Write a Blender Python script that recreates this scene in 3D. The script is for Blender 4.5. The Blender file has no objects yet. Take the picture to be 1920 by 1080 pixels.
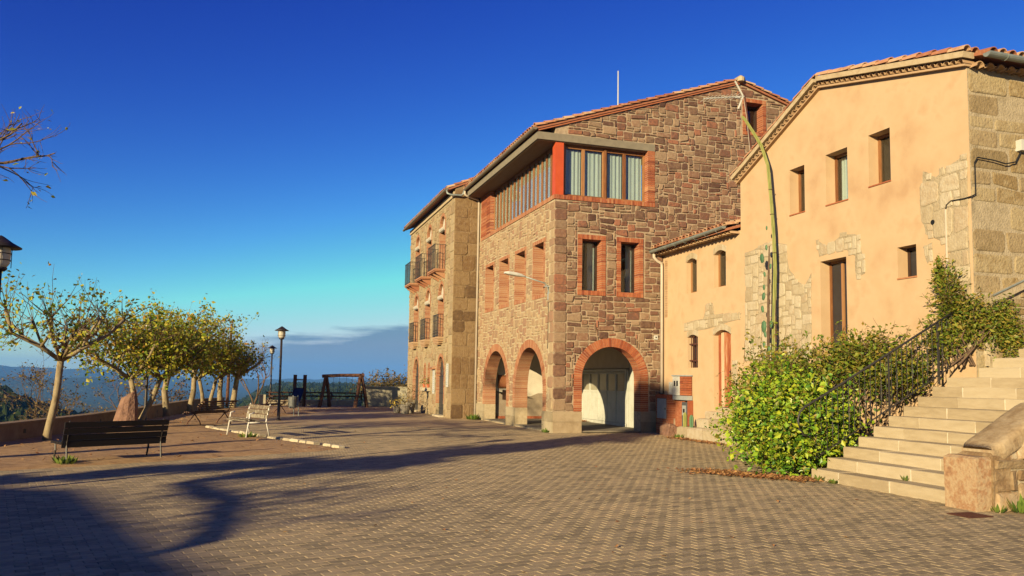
import bpy, bmesh, math, random
import numpy as np
from mathutils import Vector, Matrix
from mathutils.geometry import delaunay_2d_cdt

R = math.radians
PI = math.pi
scene = bpy.context.scene
COL = scene.collection

# ------------------------------------------------------------------ camera
CAMP = Vector((-8.874, -23.469, 1.6))
YAW, PITCH, ROLL, FPX, CY = R(17.7532), R(4.8137), R(0.880), 1513.67, 585.475
_F = Vector((math.sin(YAW)*math.cos(PITCH), math.cos(YAW)*math.cos(PITCH), math.sin(PITCH)))
_R = Vector((math.cos(YAW), -math.sin(YAW), 0))
_U = _R.cross(_F)
_r = _R*math.cos(ROLL) + _U*math.sin(ROLL)
_u = -_R*math.sin(ROLL) + _U*math.cos(ROLL)
cam_d = bpy.data.cameras.new('camera')
cam = bpy.data.objects.new('camera', cam_d)
COL.objects.link(cam)
cam.matrix_world = Matrix(((_r.x, _u.x, -_F.x, CAMP.x), (_r.y, _u.y, -_F.y, CAMP.y), (_r.z, _u.z, -_F.z, CAMP.z), (0, 0, 0, 1)))
cam_d.sensor_width = 36.0
cam_d.lens = FPX/1920*36
cam_d.shift_y = (CY-540)/1920
cam_d.clip_start = 0.05
cam_d.clip_end = 30000
scene.camera = cam

# ------------------------------------------------------------------ light
SUN_AZ, SUN_EL = R(230), R(14.5)        # where the sun stands: clockwise from +Y
TRAVEL = Vector((-math.sin(SUN_AZ)*math.cos(SUN_EL), -math.cos(SUN_AZ)*math.cos(SUN_EL), -math.sin(SUN_EL)))
sun_d = bpy.data.lights.new('sun', 'SUN')
sun_d.energy = 5.0
sun_d.angle = R(0.55)
sun_d.color = (1.0, 0.80, 0.47)
sun = bpy.data.objects.new('sun', sun_d)
COL.objects.link(sun)
sun.rotation_euler = TRAVEL.to_track_quat('-Z', 'Y').to_euler()
sun.location = (-40, -30, 30)

world = bpy.data.worlds.new('World')
scene.world = world
world.use_nodes = True
wn, wl = world.node_tree.nodes, world.node_tree.links
wn.clear()
w_out = wn.new('ShaderNodeOutputWorld')
w_bg = wn.new('ShaderNodeBackground')
w_sky = wn.new('ShaderNodeTexSky')
w_sky.sky_type = 'NISHITA'
w_sky.sun_disc = False
w_sky.sun_elevation = SUN_EL
w_sky.sun_rotation = SUN_AZ
w_sky.altitude = 900
w_sky.air_density = 1.0
w_sky.dust_density = 0.4
w_sky.ozone_density = 1.5
# the photograph's deep, saturated blue: one tone curve per channel over the whole sky
def wmath(op, a, b=None, clamp=False):
    n = wn.new('ShaderNodeMath'); n.operation = op; n.use_clamp = clamp
    for i, x in enumerate((a, b)):
        if x is None: continue
        if isinstance(x, (int, float)): n.inputs[i].default_value = x
        else: wl.new(x, n.inputs[i])
    return n.outputs[0]
w_sp = wn.new('ShaderNodeSeparateColor'); wl.new(w_sky.outputs[0], w_sp.inputs[0])
w_cb = wn.new('ShaderNodeCombineColor')
KS = 0.1306
for ch, (mul, gam) in enumerate(((1.28, 2.50), (1.97, 2.55), (1.31, 1.24))):
    q = wmath('POWER', wmath('MULTIPLY', w_sp.outputs[ch], KS), gam)
    wl.new(wmath('MULTIPLY', wmath('MINIMUM', wmath('MULTIPLY', q, mul), 0.85), 1/KS), w_cb.inputs[ch])
# the slate cloud bank low over the horizon and a few streaks above it
w_tc = wn.new('ShaderNodeTexCoord')
w_sep = wn.new('ShaderNodeSeparateXYZ')
wl.new(w_tc.outputs['Generated'], w_sep.inputs[0])
w_map = wn.new('ShaderNodeMapping')
w_map.inputs['Scale'].default_value = (3.2, 3.2, 26.0)
wl.new(w_tc.outputs['Generated'], w_map.inputs[0])
w_no = wn.new('ShaderNodeTexNoise')
w_no.inputs['Scale'].default_value = 2.2
w_no.inputs['Detail'].default_value = 7
w_no.inputs['Roughness'].default_value = 0.55
wl.new(w_map.outputs[0], w_no.inputs['Vector'])
w_no2 = wn.new('ShaderNodeTexNoise')
w_no2.inputs['Scale'].default_value = 1.6
wl.new(w_tc.outputs['Generated'], w_no2.inputs['Vector'])
top = wmath('ADD', wmath('ADD', 0.026, wmath('MINIMUM', wmath('MULTIPLY', wmath('SUBTRACT', w_sep.outputs['X'], 0.04), 0.22), 0.03)), wmath('MULTIPLY', wmath('SUBTRACT', w_no2.outputs[0], 0.42), 0.16))
edge = wmath('ADD', wmath('SUBTRACT', top, w_sep.outputs['Z']), wmath('MULTIPLY', wmath('SUBTRACT', w_no.outputs[0], 0.5), 0.075))
bank = wmath('MULTIPLY', wmath('MULTIPLY', edge, 70, clamp=True), 0.85)
w_mix = wn.new('ShaderNodeMix'); w_mix.data_type = 'RGBA'
wl.new(bank, w_mix.inputs['Factor'])
wl.new(w_cb.outputs[0], w_mix.inputs['A'])
w_mix.inputs['B'].default_value = (1.0, 1.88, 2.75, 1)
wl.new(w_mix.outputs['Result'], w_bg.inputs['Color'])
w_bg.inputs['Strength'].default_value = 0.053
wl.new(w_bg.outputs[0], w_out.inputs[0])

scene.view_settings.view_transform = 'Standard'
scene.view_settings.look = 'None'
scene.view_settings.exposure = 1.25
scene.view_settings.gamma = 1.0
scene.render.engine = 'CYCLES'
scene.cycles.max_bounces = 6
scene.cycles.transparent_max_bounces = 8
scene.cycles.volume_bounces = 0

# ------------------------------------------------------------------ materials
MATS = {}
ALB = 0.74           # keeps sunlit albedos honest for the chosen exposure
def mat(name, cols, scale=6.0, rough=0.85, bump=0.25, bscale=60.0, var=0.0, big=0.0, spec=0.25, metal=0.0, detail=5, stretch=None, bdist=0.01, translucent=0.0):
    """Procedural Principled: colour ramp over per-piece random + noise, fine bump."""
    if name in MATS: return MATS[name]
    m = bpy.data.materials.new(name); m.use_nodes = True
    n, l = m.node_tree.nodes, m.node_tree.links
    n.clear()
    out = n.new('ShaderNodeOutputMaterial')
    b = n.new('ShaderNodeBsdfPrincipled')
    b.inputs['Roughness'].default_value = rough
    b.inputs['Metallic'].default_value = metal
    b.inputs['Specular IOR Level'].default_value = spec
    tc = n.new('ShaderNodeTexCoord')
    vec = tc.outputs['Object']
    geo = n.new('ShaderNodeNewGeometry')
    vec = geo.outputs['Position']
    if stretch:
        mp = n.new('ShaderNodeMapping'); mp.inputs['Scale'].default_value = stretch
        l.new(vec, mp.inputs[0]); vec = mp.outputs[0]
    no = n.new('ShaderNodeTexNoise'); no.inputs['Scale'].default_value = scale; no.inputs['Detail'].default_value = detail
    no.inputs['Roughness'].default_value = 0.62
    l.new(vec, no.inputs['Vector'])
    def mth(op, a, c=None, clamp=False):
        q = n.new('ShaderNodeMath'); q.operation = op; q.use_clamp = clamp
        for i, x in enumerate((a, c)):
            if x is None: continue
            if isinstance(x, (int, float)): q.inputs[i].default_value = x
            else: l.new(x, q.inputs[i])
        return q.outputs[0]
    fac = mth('MULTIPLY', mth('SUBTRACT', no.outputs[0], 0.5), 2.2 if not var else 2.2*(1-var))
    if var:
        at = n.new('ShaderNodeAttribute'); at.attribute_name = 'rnd'
        oi = n.new('ShaderNodeObjectInfo')
        rn = mth('FRACT', mth('ADD', at.outputs['Fac'], oi.outputs['Random']))
        fac = mth('ADD', fac, rn)
        fac = mth('ADD', mth('MULTIPLY', mth('SUBTRACT', fac, 0.5), 1.0), 0.5)
    else:
        fac = mth('ADD', fac, 0.5)
    if big:
        nb = n.new('ShaderNodeTexNoise'); nb.inputs['Scale'].default_value = 0.45; nb.inputs['Detail'].default_value = 4
        l.new(geo.outputs['Position'], nb.inputs['Vector'])
        fac = mth('ADD', fac, mth('MULTIPLY', mth('SUBTRACT', nb.outputs[0], 0.5), big))
    cr = n.new('ShaderNodeValToRGB')
    el = cr.color_ramp.elements
    while len(el) < len(cols): el.new(0.5)
    for i, c in enumerate(cols):
        el[i].position = i/(len(cols)-1) if len(cols) > 1 else 0
        el[i].color = (*[v*(ALB if not translucent else .9) for v in c], 1)
    l.new(fac, cr.inputs[0])
    l.new(cr.outputs[0], b.inputs['Base Color'])
    if bump:
        n2 = n.new('ShaderNodeTexNoise'); n2.inputs['Scale'].default_value = bscale; n2.inputs['Detail'].default_value = 4
        l.new(vec, n2.inputs['Vector'])
        bp = n.new('ShaderNodeBump'); bp.inputs['Strength'].default_value = bump; bp.inputs['Distance'].default_value = bdist
        l.new(n2.outputs[0], bp.inputs['Height'])
        l.new(bp.outputs[0], b.inputs['Normal'])
    if translucent:
        tr = n.new('ShaderNodeBsdfTranslucent'); l.new(cr.outputs[0], tr.inputs[0])
        mx = n.new('ShaderNodeMixShader'); mx.inputs[0].default_value = translucent
        l.new(b.outputs[0], mx.inputs[1]); l.new(tr.outputs[0], mx.inputs[2]); l.new(mx.outputs[0], out.inputs[0])
    else:
        l.new(b.outputs[0], out.inputs[0])
    MATS[name] = m
    return m

def glass_mat(name='window_glass', tint=(0.8, 0.85, 0.85), fac=0.12):
    m = bpy.data.materials.new(name); m.use_nodes = True
    n, l = m.node_tree.nodes, m.node_tree.links; n.clear()
    out = n.new('ShaderNodeOutputMaterial'); t = n.new('ShaderNodeBsdfTransparent'); t.inputs[0].default_value = (*tint, 1)
    g = n.new('ShaderNodeBsdfGlossy'); g.inputs['Roughness'].default_value = 0.03
    la = n.new('ShaderNodeLayerWeight'); la.inputs[0].default_value = 0.5
    pw = n.new('ShaderNodeMath'); pw.operation = 'POWER'; l.new(la.outputs['Facing'], pw.inputs[0]); pw.inputs[1].default_value = 3.0
    lw = n.new('ShaderNodeMath'); lw.operation = 'MULTIPLY_ADD'; l.new(pw.outputs[0], lw.inputs[0]); lw.inputs[1].default_value = 0.7; lw.inputs[2].default_value = 0.05
    mx = n.new('ShaderNodeMixShader')
    no = n.new('ShaderNodeTexNoise'); no.inputs['Scale'].default_value = 1.5
    bp = n.new('ShaderNodeBump'); bp.inputs['Strength'].default_value = 0.06
    l.new(no.outputs[0], bp.inputs['Height']); l.new(bp.outputs[0], g.inputs['Normal'])
    l.new(lw.outputs[0], mx.inputs[0]); l.new(t.outputs[0], mx.inputs[1]); l.new(g.outputs[0], mx.inputs[2]); l.new(mx.outputs[0], out.inputs[0])
    MATS[name] = m
    return m

GLASS = glass_mat()
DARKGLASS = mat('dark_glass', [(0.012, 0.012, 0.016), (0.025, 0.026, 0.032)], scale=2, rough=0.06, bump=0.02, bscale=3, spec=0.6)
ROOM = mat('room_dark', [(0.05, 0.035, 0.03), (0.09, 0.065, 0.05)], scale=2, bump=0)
MORTAR_A = mat('mortar_brown', [(0.216, 0.162, 0.108), (0.356, 0.270, 0.184), (0.454, 0.356, 0.238)], scale=9, bump=0.5, bscale=40)
STONE_A = mat('stone_brown', [(0.095, 0.048, 0.034), (0.168, 0.098, 0.063), (0.224, 0.149, 0.094), (0.291, 0.201, 0.127), (0.213, 0.115, 0.071), (0.134, 0.069, 0.048), (0.269, 0.115, 0.067)], scale=11, var=0.72, bump=0.7, bscale=28, bdist=0.02)
MORTAR_B = mat('mortar_pale', [(0.331, 0.259, 0.158), (0.432, 0.346, 0.216), (0.490, 0.403, 0.274)], scale=9, bump=0.4, bscale=40)
STONE_B = mat('stone_beige', [(0.259, 0.151, 0.094), (0.324, 0.223, 0.130), (0.382, 0.288, 0.173), (0.346, 0.245, 0.144), (0.274, 0.187, 0.115), (0.302, 0.173, 0.108)], scale=11, var=0.65, bump=0.6, bscale=28, bdist=0.02)
MORTAR_C = mat('mortar_sand', [(0.288, 0.223, 0.130), (0.389, 0.310, 0.180)], scale=8, bump=0.5, bscale=35)
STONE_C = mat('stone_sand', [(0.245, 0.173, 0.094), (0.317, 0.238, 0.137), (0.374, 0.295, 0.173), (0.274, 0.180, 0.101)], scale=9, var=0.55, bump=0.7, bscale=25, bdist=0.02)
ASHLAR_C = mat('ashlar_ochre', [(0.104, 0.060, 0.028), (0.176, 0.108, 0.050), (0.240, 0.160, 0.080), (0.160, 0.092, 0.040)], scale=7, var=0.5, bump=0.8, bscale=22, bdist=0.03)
ASHLAR_D = mat('ashlar_tan', [(0.208, 0.152, 0.076), (0.288, 0.216, 0.120), (0.352, 0.280, 0.160), (0.232, 0.160, 0.072)], scale=6, var=0.5, bump=0.8, bscale=22, bdist=0.03)
MORTAR_D = mat('mortar_tan', [(0.259, 0.209, 0.130), (0.360, 0.295, 0.194), (0.418, 0.346, 0.230)], scale=5, bump=0.7, bscale=25, bdist=0.03)
STONE_PALE = mat('stone_pale', [(0.346, 0.274, 0.173), (0.418, 0.346, 0.230), (0.475, 0.410, 0.295), (0.389, 0.302, 0.194)], scale=8, var=0.5, bump=0.7, bscale=25, bdist=0.02)
PLASTER = mat('plaster_peach', [(0.44, 0.285, 0.160), (0.50, 0.345, 0.200), (0.53, 0.375, 0.225), (0.46, 0.305, 0.170)], scale=1.3, bump=0.18, bscale=90, big=0.9, detail=8)
CONCRETE = mat('concrete_grey', [(0.176, 0.152, 0.112), (0.240, 0.208, 0.152)], scale=6, bump=0.2, bscale=50, big=0.5)
PLINTH = mat('plinth_stone', [(0.15, 0.11, 0.07), (0.27, 0.20, 0.12), (0.36, 0.28, 0.18)], scale=4, var=0.3, bump=0.6, bscale=30, big=0.6)
PLINTH_B = mat('plinth_pale', [(0.259, 0.209, 0.130), (0.346, 0.288, 0.187), (0.396, 0.331, 0.216)], scale=4, var=0.3, bump=0.6, bscale=30, big=0.6)
BRICK = mat('brick_red', [(0.20, 0.050, 0.024), (0.30, 0.085, 0.036), (0.38, 0.13, 0.055), (0.27, 0.070, 0.030), (0.42, 0.19, 0.09)], scale=14, var=0.75, bump=0.4, bscale=70)
BRICK_B = mat('brick_orange', [(0.288, 0.108, 0.054), (0.360, 0.158, 0.079), (0.403, 0.216, 0.115), (0.317, 0.130, 0.065)], scale=14, var=0.75, bump=0.4, bscale=70)
BMORTAR = mat('brick_mortar', [(0.40, 0.28, 0.18), (0.50, 0.37, 0.24)], scale=12, bump=0.3)
WOOD = mat('window_wood', [(0.160, 0.060, 0.020), (0.272, 0.120, 0.044), (0.336, 0.168, 0.068)], scale=5, stretch=(6, 6, 0.8), var=0.3, rough=0.55, bump=0.3, bscale=20)
REDPOST = mat('painted_post', [(0.42, 0.065, 0.020), (0.50, 0.085, 0.026)], scale=4, rough=0.5, bump=0.1)
DARKWOOD = mat('dark_frame', [(0.030, 0.016, 0.010), (0.06, 0.032, 0.02)], scale=6, rough=0.5, bump=0.2)
CURTAIN = mat('curtain_cloth', [(0.617, 0.637, 0.562), (0.749, 0.749, 0.673)], scale=5, stretch=(8, 8, 1), rough=0.9, bump=0.1, translucent=0.15)
WHITEPAINT = mat('white_paint', [(0.432, 0.446, 0.374), (0.518, 0.526, 0.461), (0.562, 0.562, 0.504)], scale=4, rough=0.6, bump=0.12, big=0.5)
PIPECREAM = mat('pipe_cream', [(0.432, 0.360, 0.274), (0.504, 0.432, 0.346)], scale=4, rough=0.45, bump=0.05)
ZINC = mat('zinc_grey', [(0.20, 0.23, 0.22), (0.30, 0.33, 0.31)], scale=5, rough=0.45, bump=0.08, metal=0.3)
GUTTER = mat('gutter_taupe', [(0.17, 0.14, 0.10), (0.24, 0.20, 0.15)], scale=5, rough=0.5, bump=0.05, metal=0.2)
TILE = mat('roof_tile', [(0.24, 0.085, 0.045), (0.38, 0.16, 0.085), (0.48, 0.25, 0.14), (0.52, 0.36, 0.22), (0.32, 0.12, 0.06)], scale=9, var=0.7, bump=0.5, bscale=50)
VERGE = mat('verge_cement', [(0.331, 0.245, 0.144), (0.432, 0.338, 0.209), (0.475, 0.389, 0.259)], scale=7, bump=0.6, bscale=30, big=0.4)
CORBEL = mat('corbel_tile', [(0.374, 0.230, 0.122), (0.461, 0.317, 0.187)], scale=9, var=0.5, bump=0.3)
IRON = mat('wrought_iron', [(0.019, 0.018, 0.019), (0.048, 0.042, 0.038)], scale=20, rough=0.55, bump=0.2, spec=0.4)
LAMPIRON = mat('lamp_iron', [(0.014, 0.010, 0.010), (0.035, 0.024, 0.020)], scale=12, rough=0.5, bump=0.15, spec=0.4)
LAMPGLASS = mat('lamp_glass', [(0.55, 0.50, 0.40), (0.66, 0.62, 0.52)], scale=4, rough=0.25, bump=0.03, translucent=0.35)
STAIR = mat('stair_stone', [(0.331, 0.259, 0.158), (0.418, 0.338, 0.216), (0.475, 0.396, 0.266)], scale=3.2, var=0.3, stretch=(1, 1, 5), bump=0.35, bscale=45, big=0.5)
PAVER = mat('paver_concrete', [(0.258, 0.204, 0.122), (0.348, 0.270, 0.156), (0.413, 0.324, 0.191), (0.465, 0.348, 0.196)], scale=16, var=0.22, bump=0.55, bscale=240, big=0.9, rough=0.9, bdist=0.004)
PAVBASE = mat('joint_sand', [(0.10, 0.085, 0.06), (0.17, 0.14, 0.10)], scale=30, bump=0.4)
DIRT = mat('dirt', [(0.296, 0.178, 0.087), (0.451, 0.279, 0.133), (0.573, 0.372, 0.187)], scale=5, bump=0.9, bscale=70, big=0.7, bdist=0.03)
SOIL = mat('bed_soil', [(0.08, 0.05, 0.03), (0.15, 0.09, 0.05)], scale=9, bump=0.8)
KERB = mat('kerb_stone', [(0.36, 0.30, 0.20), (0.50, 0.43, 0.30)], scale=8, var=0.4, bump=0.6)
BARK = mat('plane_bark', [(0.10, 0.07, 0.035), (0.22, 0.165, 0.09), (0.30, 0.24, 0.14), (0.13, 0.08, 0.04)], scale=7, bump=0.5, bscale=25, stretch=(1, 1, 0.5))
BARKDARK = mat('branch_bark', [(0.07, 0.045, 0.03), (0.16, 0.10, 0.06)], scale=8, bump=0.5, bscale=30)
LEAF = mat('autumn_leaf', [(0.088, 0.143, 0.014), (0.176, 0.247, 0.018), (0.324, 0.338, 0.026), (0.459, 0.351, 0.036), (0.149, 0.208, 0.017), (0.405, 0.195, 0.030)], scale=3, var=0.8, bump=0, rough=0.55, translucent=0.35)
LEAFBUSH = mat('bush_leaf', [(0.036, 0.103, 0.011), (0.102, 0.218, 0.013), (0.228, 0.333, 0.020), (0.336, 0.368, 0.024), (0.072, 0.172, 0.013), (0.240, 0.172, 0.028)], scale=2, var=0.8, bump=0, rough=0.4, translucent=0.18, spec=0.35)
LEAFVINE = mat('vine_leaf', [(0.062, 0.108, 0.013), (0.125, 0.180, 0.017), (0.213, 0.228, 0.028), (0.275, 0.180, 0.033), (0.088, 0.144, 0.017)], scale=2, var=0.8, bump=0, rough=0.5, translucent=0.3)
LEAFDRY = mat('dry_leaf', [(0.20, 0.075, 0.030), (0.34, 0.15, 0.055), (0.42, 0.24, 0.09), (0.16, 0.06, 0.03)], scale=4, var=0.8, bump=0, rough=0.8)
SCRUB = mat('scrub_leaf', [(0.07, 0.055, 0.025), (0.13, 0.10, 0.04), (0.20, 0.13, 0.05), (0.10, 0.09, 0.035)], scale=3, var=0.7, bump=0, translucent=0.2)
GRASS = mat('weed_green', [(0.05, 0.10, 0.015), (0.11, 0.17, 0.025), (0.18, 0.2, 0.04)], scale=4, var=0.7, bump=0, translucent=0.25)
CACTUS = mat('cactus_green', [(0.12, 0.15, 0.035), (0.22, 0.23, 0.06), (0.30, 0.29, 0.10)], scale=5, stretch=(8, 8, 0.6), rough=0.6, bump=0.2)
PAD = mat('cactus_pad', [(0.05, 0.12, 0.06), (0.09, 0.18, 0.09)], scale=6, rough=0.6, bump=0.2, var=0.4)
ROCK = mat('monolith_rock', [(0.12, 0.065, 0.045), (0.22, 0.12, 0.08), (0.28, 0.17, 0.11)], scale=4, bump=0.9, bscale=14, bdist=0.05)
LOG = mat('log_wood', [(0.056, 0.021, 0.013), (0.105, 0.045, 0.026), (0.149, 0.091, 0.060)], scale=5, stretch=(3, 3, 1), bump=0.5, bscale=20)
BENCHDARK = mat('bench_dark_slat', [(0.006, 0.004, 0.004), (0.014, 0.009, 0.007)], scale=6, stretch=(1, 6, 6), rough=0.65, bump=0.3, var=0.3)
BENCHBROWN = mat('bench_brown_slat', [(0.05, 0.025, 0.016), (0.10, 0.05, 0.03)], scale=6, rough=0.6, bump=0.3, var=0.3)
BENCHPALE = mat('bench_worn_paint', [(0.186, 0.149, 0.093), (0.298, 0.260, 0.186), (0.099, 0.074, 0.050), (0.273, 0.229, 0.161)], scale=9, rough=0.7, bump=0.3, var=0.3)
BENCHWHITE = mat('bench_white_metal', [(0.55, 0.52, 0.45), (0.68, 0.65, 0.58)], scale=6, rough=0.5, bump=0.1)
SLIDE = mat('slide_blue', [(0.02, 0.035, 0.07), (0.035, 0.055, 0.10)], scale=5, rough=0.4, bump=0.05)
WALLCAP = mat('parapet_plaster', [(0.20, 0.13, 0.075), (0.30, 0.21, 0.125)], scale=4, bump=0.5, bscale=40, big=0.6)
WHITEWALL = mat('limewash_wall', [(0.30, 0.27, 0.19), (0.46, 0.42, 0.30)], scale=3, bump=0.5, bscale=30, big=0.6)
METALGREY = mat('box_metal', [(0.24, 0.26, 0.26), (0.34, 0.36, 0.35)], scale=5, rough=0.5, bump=0.05, big=0.4)
PLASTICWHITE = mat('white_plastic', [(0.475, 0.475, 0.418), (0.533, 0.526, 0.475)], scale=5, rough=0.5, bump=0.03)
BLACK = mat('black_rubber', [(0.010, 0.010, 0.010), (0.02, 0.02, 0.02)], scale=8, rough=0.5, bump=0.05)
RUST = mat('rust_iron', [(0.06, 0.020, 0.014), (0.11, 0.04, 0.025)], scale=15, rough=0.7, bump=0.4)
DOORWOOD = mat('weathered_door', [(0.26, 0.065, 0.025), (0.38, 0.13, 0.055), (0.52, 0.32, 0.18), (0.58, 0.42, 0.27)], scale=3, stretch=(5, 5, 0.7), var=0.2, rough=0.7, bump=0.4, bscale=25)
POT = mat('terracotta_pot', [(0.36, 0.10, 0.045), (0.46, 0.15, 0.07)], scale=8, bump=0.2)
POTGREY = mat('stone_pot', [(0.17, 0.15, 0.12), (0.28, 0.25, 0.2)], scale=8, bump=0.3)
PETAL = mat('yellow_petal', [(0.45, 0.32, 0.04), (0.6, 0.45, 0.08)], scale=8, var=0.5, bump=0, translucent=0.2)
PETALRED = mat('red_petal', [(0.45, 0.04, 0.03), (0.55, 0.10, 0.08)], scale=8, var=0.5, bump=0, translucent=0.2)
TERRAIN = mat('wooded_land', [(0.034, 0.049, 0.023), (0.067, 0.087, 0.038), (0.104, 0.118, 0.053)], scale=0.02, bump=0.9, bscale=0.08, bdist=8.0, rough=1.0, spec=0.0, detail=10)
FOREST = mat('forest_crown', [(0.011, 0.019, 0.007), (0.021, 0.033, 0.011), (0.036, 0.045, 0.013)], scale=0.6, var=0.6, bump=0.9, bscale=1.2, bdist=0.6, rough=1.0, spec=0.0)
SIGNINK = mat('sign_ink', [(0.10, 0.22, 0.30), (0.14, 0.28, 0.36)], scale=8, bump=0)
PICTURE = mat('picture_print', [(0.25, 0.07, 0.03), (0.40, 0.17, 0.07)], scale=5, bump=0)
PORCHWALL = mat('porch_plaster', [(0.52, 0.46, 0.36), (0.66, 0.60, 0.48)], scale=2, bump=0.2, big=0.6)
DAMP = mat('bare_cement', [(0.22, 0.17, 0.12), (0.34, 0.27, 0.19)], scale=4, bump=0.5, big=0.4)
TIMBER = mat('soffit_timber', [(0.13, 0.075, 0.045), (0.20, 0.12, 0.075)], scale=4, stretch=(8, 0.7, 1), bump=0.2)

# ------------------------------------------------------------------ helpers
ORG = {}          # world origin of every object that may be a parent
def meta(o, label=None, cat=None, group=None, kind=None):
    if label: o['label'] = label
    if cat: o['category'] = cat
    if group: o['group'] = group
    if kind: o['kind'] = kind
    return o
def thing(name, loc, label, cat, group=None):
    o = bpy.data.objects.new(name, None); COL.objects.link(o)
    o.empty_display_size = 0.2
    o.location = loc; ORG[o.name] = Vector(loc)
    return meta(o, label, cat, group)

class MB:
    def __init__(self): self.v = []; self.f = []; self.r = []; self.m = []
    def add(self, vs, fs, rnd=None, mi=0):
        b = len(self.v); rr = random.random() if rnd is None else rnd
        self.v.extend([tuple(x) for x in vs])
        for f in fs:
            self.f.append(tuple(b+i for i in f)); self.r.append(rr); self.m.append(mi)
    def hexa(self, p, rnd=None, mi=0):     # 8 corners: 0-3 bottom loop, 4-7 top loop
        self.add(p, [(0, 3, 2, 1), (4, 5, 6, 7), (0, 1, 5, 4), (1, 2, 6, 5), (2, 3, 7, 6), (3, 0, 4, 7)], rnd, mi)
    def box(self, lo, hi, rnd=None, mi=0):
        x0, y0, z0 = lo; x1, y1, z1 = hi
        self.hexa([(x0, y0, z0), (x1, y0, z0), (x1, y1, z0), (x0, y1, z0), (x0, y0, z1), (x1, y0, z1), (x1, y1, z1), (x0, y1, z1)], rnd, mi)
    def obox(self, c, ax, ay, az, rnd=None, mi=0):     # centre and three half-axes
        c, ax, ay, az = map(Vector, (c, ax, ay, az))
        p = [c-ax-ay-az, c+ax-ay-az, c+ax+ay-az, c-ax+ay-az, c-ax-ay+az, c+ax-ay+az, c+ax+ay+az, c-ax+ay+az]
        self.hexa(p, rnd, mi)
    def bar(self, a, b, w, h, up=(0, 0, 1), rnd=None, mi=0):
        a, b = Vector(a), Vector(b); d = b-a; L = d.length; d.normalize()
        s = d.cross(Vector(up))
        if s.length < 1e-4: s = d.cross(Vector((1, 0, 0)))
        s.normalize(); u = s.cross(d)
        self.obox((a+b)/2, d*L/2, s*w/2, u*h/2, rnd, mi)
    def tube(self, pts, rad, n=6, caps=True, rnd=None, mi=0):
        pts = [Vector(p) for p in pts]
        if not hasattr(rad, '__len__'): rad = [rad]*len(pts)
        rings = []; prev = None
        for i, p in enumerate(pts):
            if i == 0: d = pts[1]-p
            elif i == len(pts)-1: d = p-pts[i-1]
            else: d = pts[i+1]-pts[i-1]
            if d.length < 1e-9: d = Vector((0, 0, 1))
            d.normalize()
            s = prev - d*prev.dot(d) if prev is not None else d.orthogonal()
            if s.length < 1e-4: s = d.orthogonal()
            s.normalize(); prev = s
            t = d.cross(s)
            rings.append([p + (s*math.cos(2*PI*k/n)+t*math.sin(2*PI*k/n))*rad[i] for k in range(n)])
        vs = [q for r in rings for q in r]; fs = []
        for i in range(len(pts)-1):
            for k in range(n):
                a = i*n+k; b = i*n+(k+1) % n
                fs.append((a, b, b+n, a+n))
        if caps:
            fs.append(tuple(range(n-1, -1, -1))); fs.append(tuple(range((len(pts)-1)*n, len(pts)*n)))
        self.add(vs, fs, rnd, mi)
    def lathe(self, c, prof, n=16, rnd=None, mi=0):    # prof: (radius, z)
        c = Vector(c); vs = []; fs = []
        for r, z in prof:
            for k in range(n): vs.append(c+Vector((r*math.cos(2*PI*k/n), r*math.sin(2*PI*k/n), z)))
        for i in range(len(prof)-1):
            for k in range(n):
                a = i*n+k; b = i*n+(k+1) % n
                fs.append((a, b, b+n, a+n))
        fs.append(tuple(range(n-1, -1, -1))); fs.append(tuple(range((len(prof)-1)*n, len(prof)*n)))
        self.add(vs, fs, rnd, mi)
    def prism(self, poly, ext, rnd=None, mi=0):        # 3-D polygon pushed along ext
        n = len(poly); ext = Vector(ext)
        vs = [Vector(p) for p in poly]; vs += [v+ext for v in vs]
        fs = [tuple(range(n-1, -1, -1)), tuple(range(n, 2*n))] + [(i, (i+1) % n, (i+1) % n+n, i+n) for i in range(n)]
        self.add(vs, fs, rnd, mi)
    def build(self, name, mats, parent=None, origin=None, smooth=False, kind=None, label=None):
        me = bpy.data.meshes.new(name)
        if not isinstance(mats, (list, tuple)): mats = [mats]
        if origin is None: origin = ORG[parent.name] if parent is not None else Vector((0, 0, 0))
        o3 = Vector(origin)
        va = np.array(self.v, dtype=np.float64).reshape(-1, 3) - np.array(o3)
        me.from_pydata(va.tolist(), [], self.f)
        for m in mats: me.materials.append(m)
        a = me.attributes.new('rnd', 'FLOAT', 'FACE'); a.data.foreach_set('value', np.array(self.r, dtype=np.float32))
        if len(mats) > 1: me.polygons.foreach_set('material_index', np.array(self.m, dtype=np.int32))
        if smooth: me.polygons.foreach_set('use_smooth', np.ones(len(me.polygons), dtype=bool))
        me.update()
        return link(name, me, parent, o3, kind, label)

def link(name, me, parent, origin, kind=None, label=None):
    o = bpy.data.objects.new(name, me); COL.objects.link(o)
    origin = Vector(origin); ORG[o.name] = origin
    if parent is not None:
        o.parent = parent; o.location = origin - ORG[parent.name]
    else: o.location = origin
    if kind: o['kind'] = kind
    if label: o['label'] = label
    return o

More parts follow.
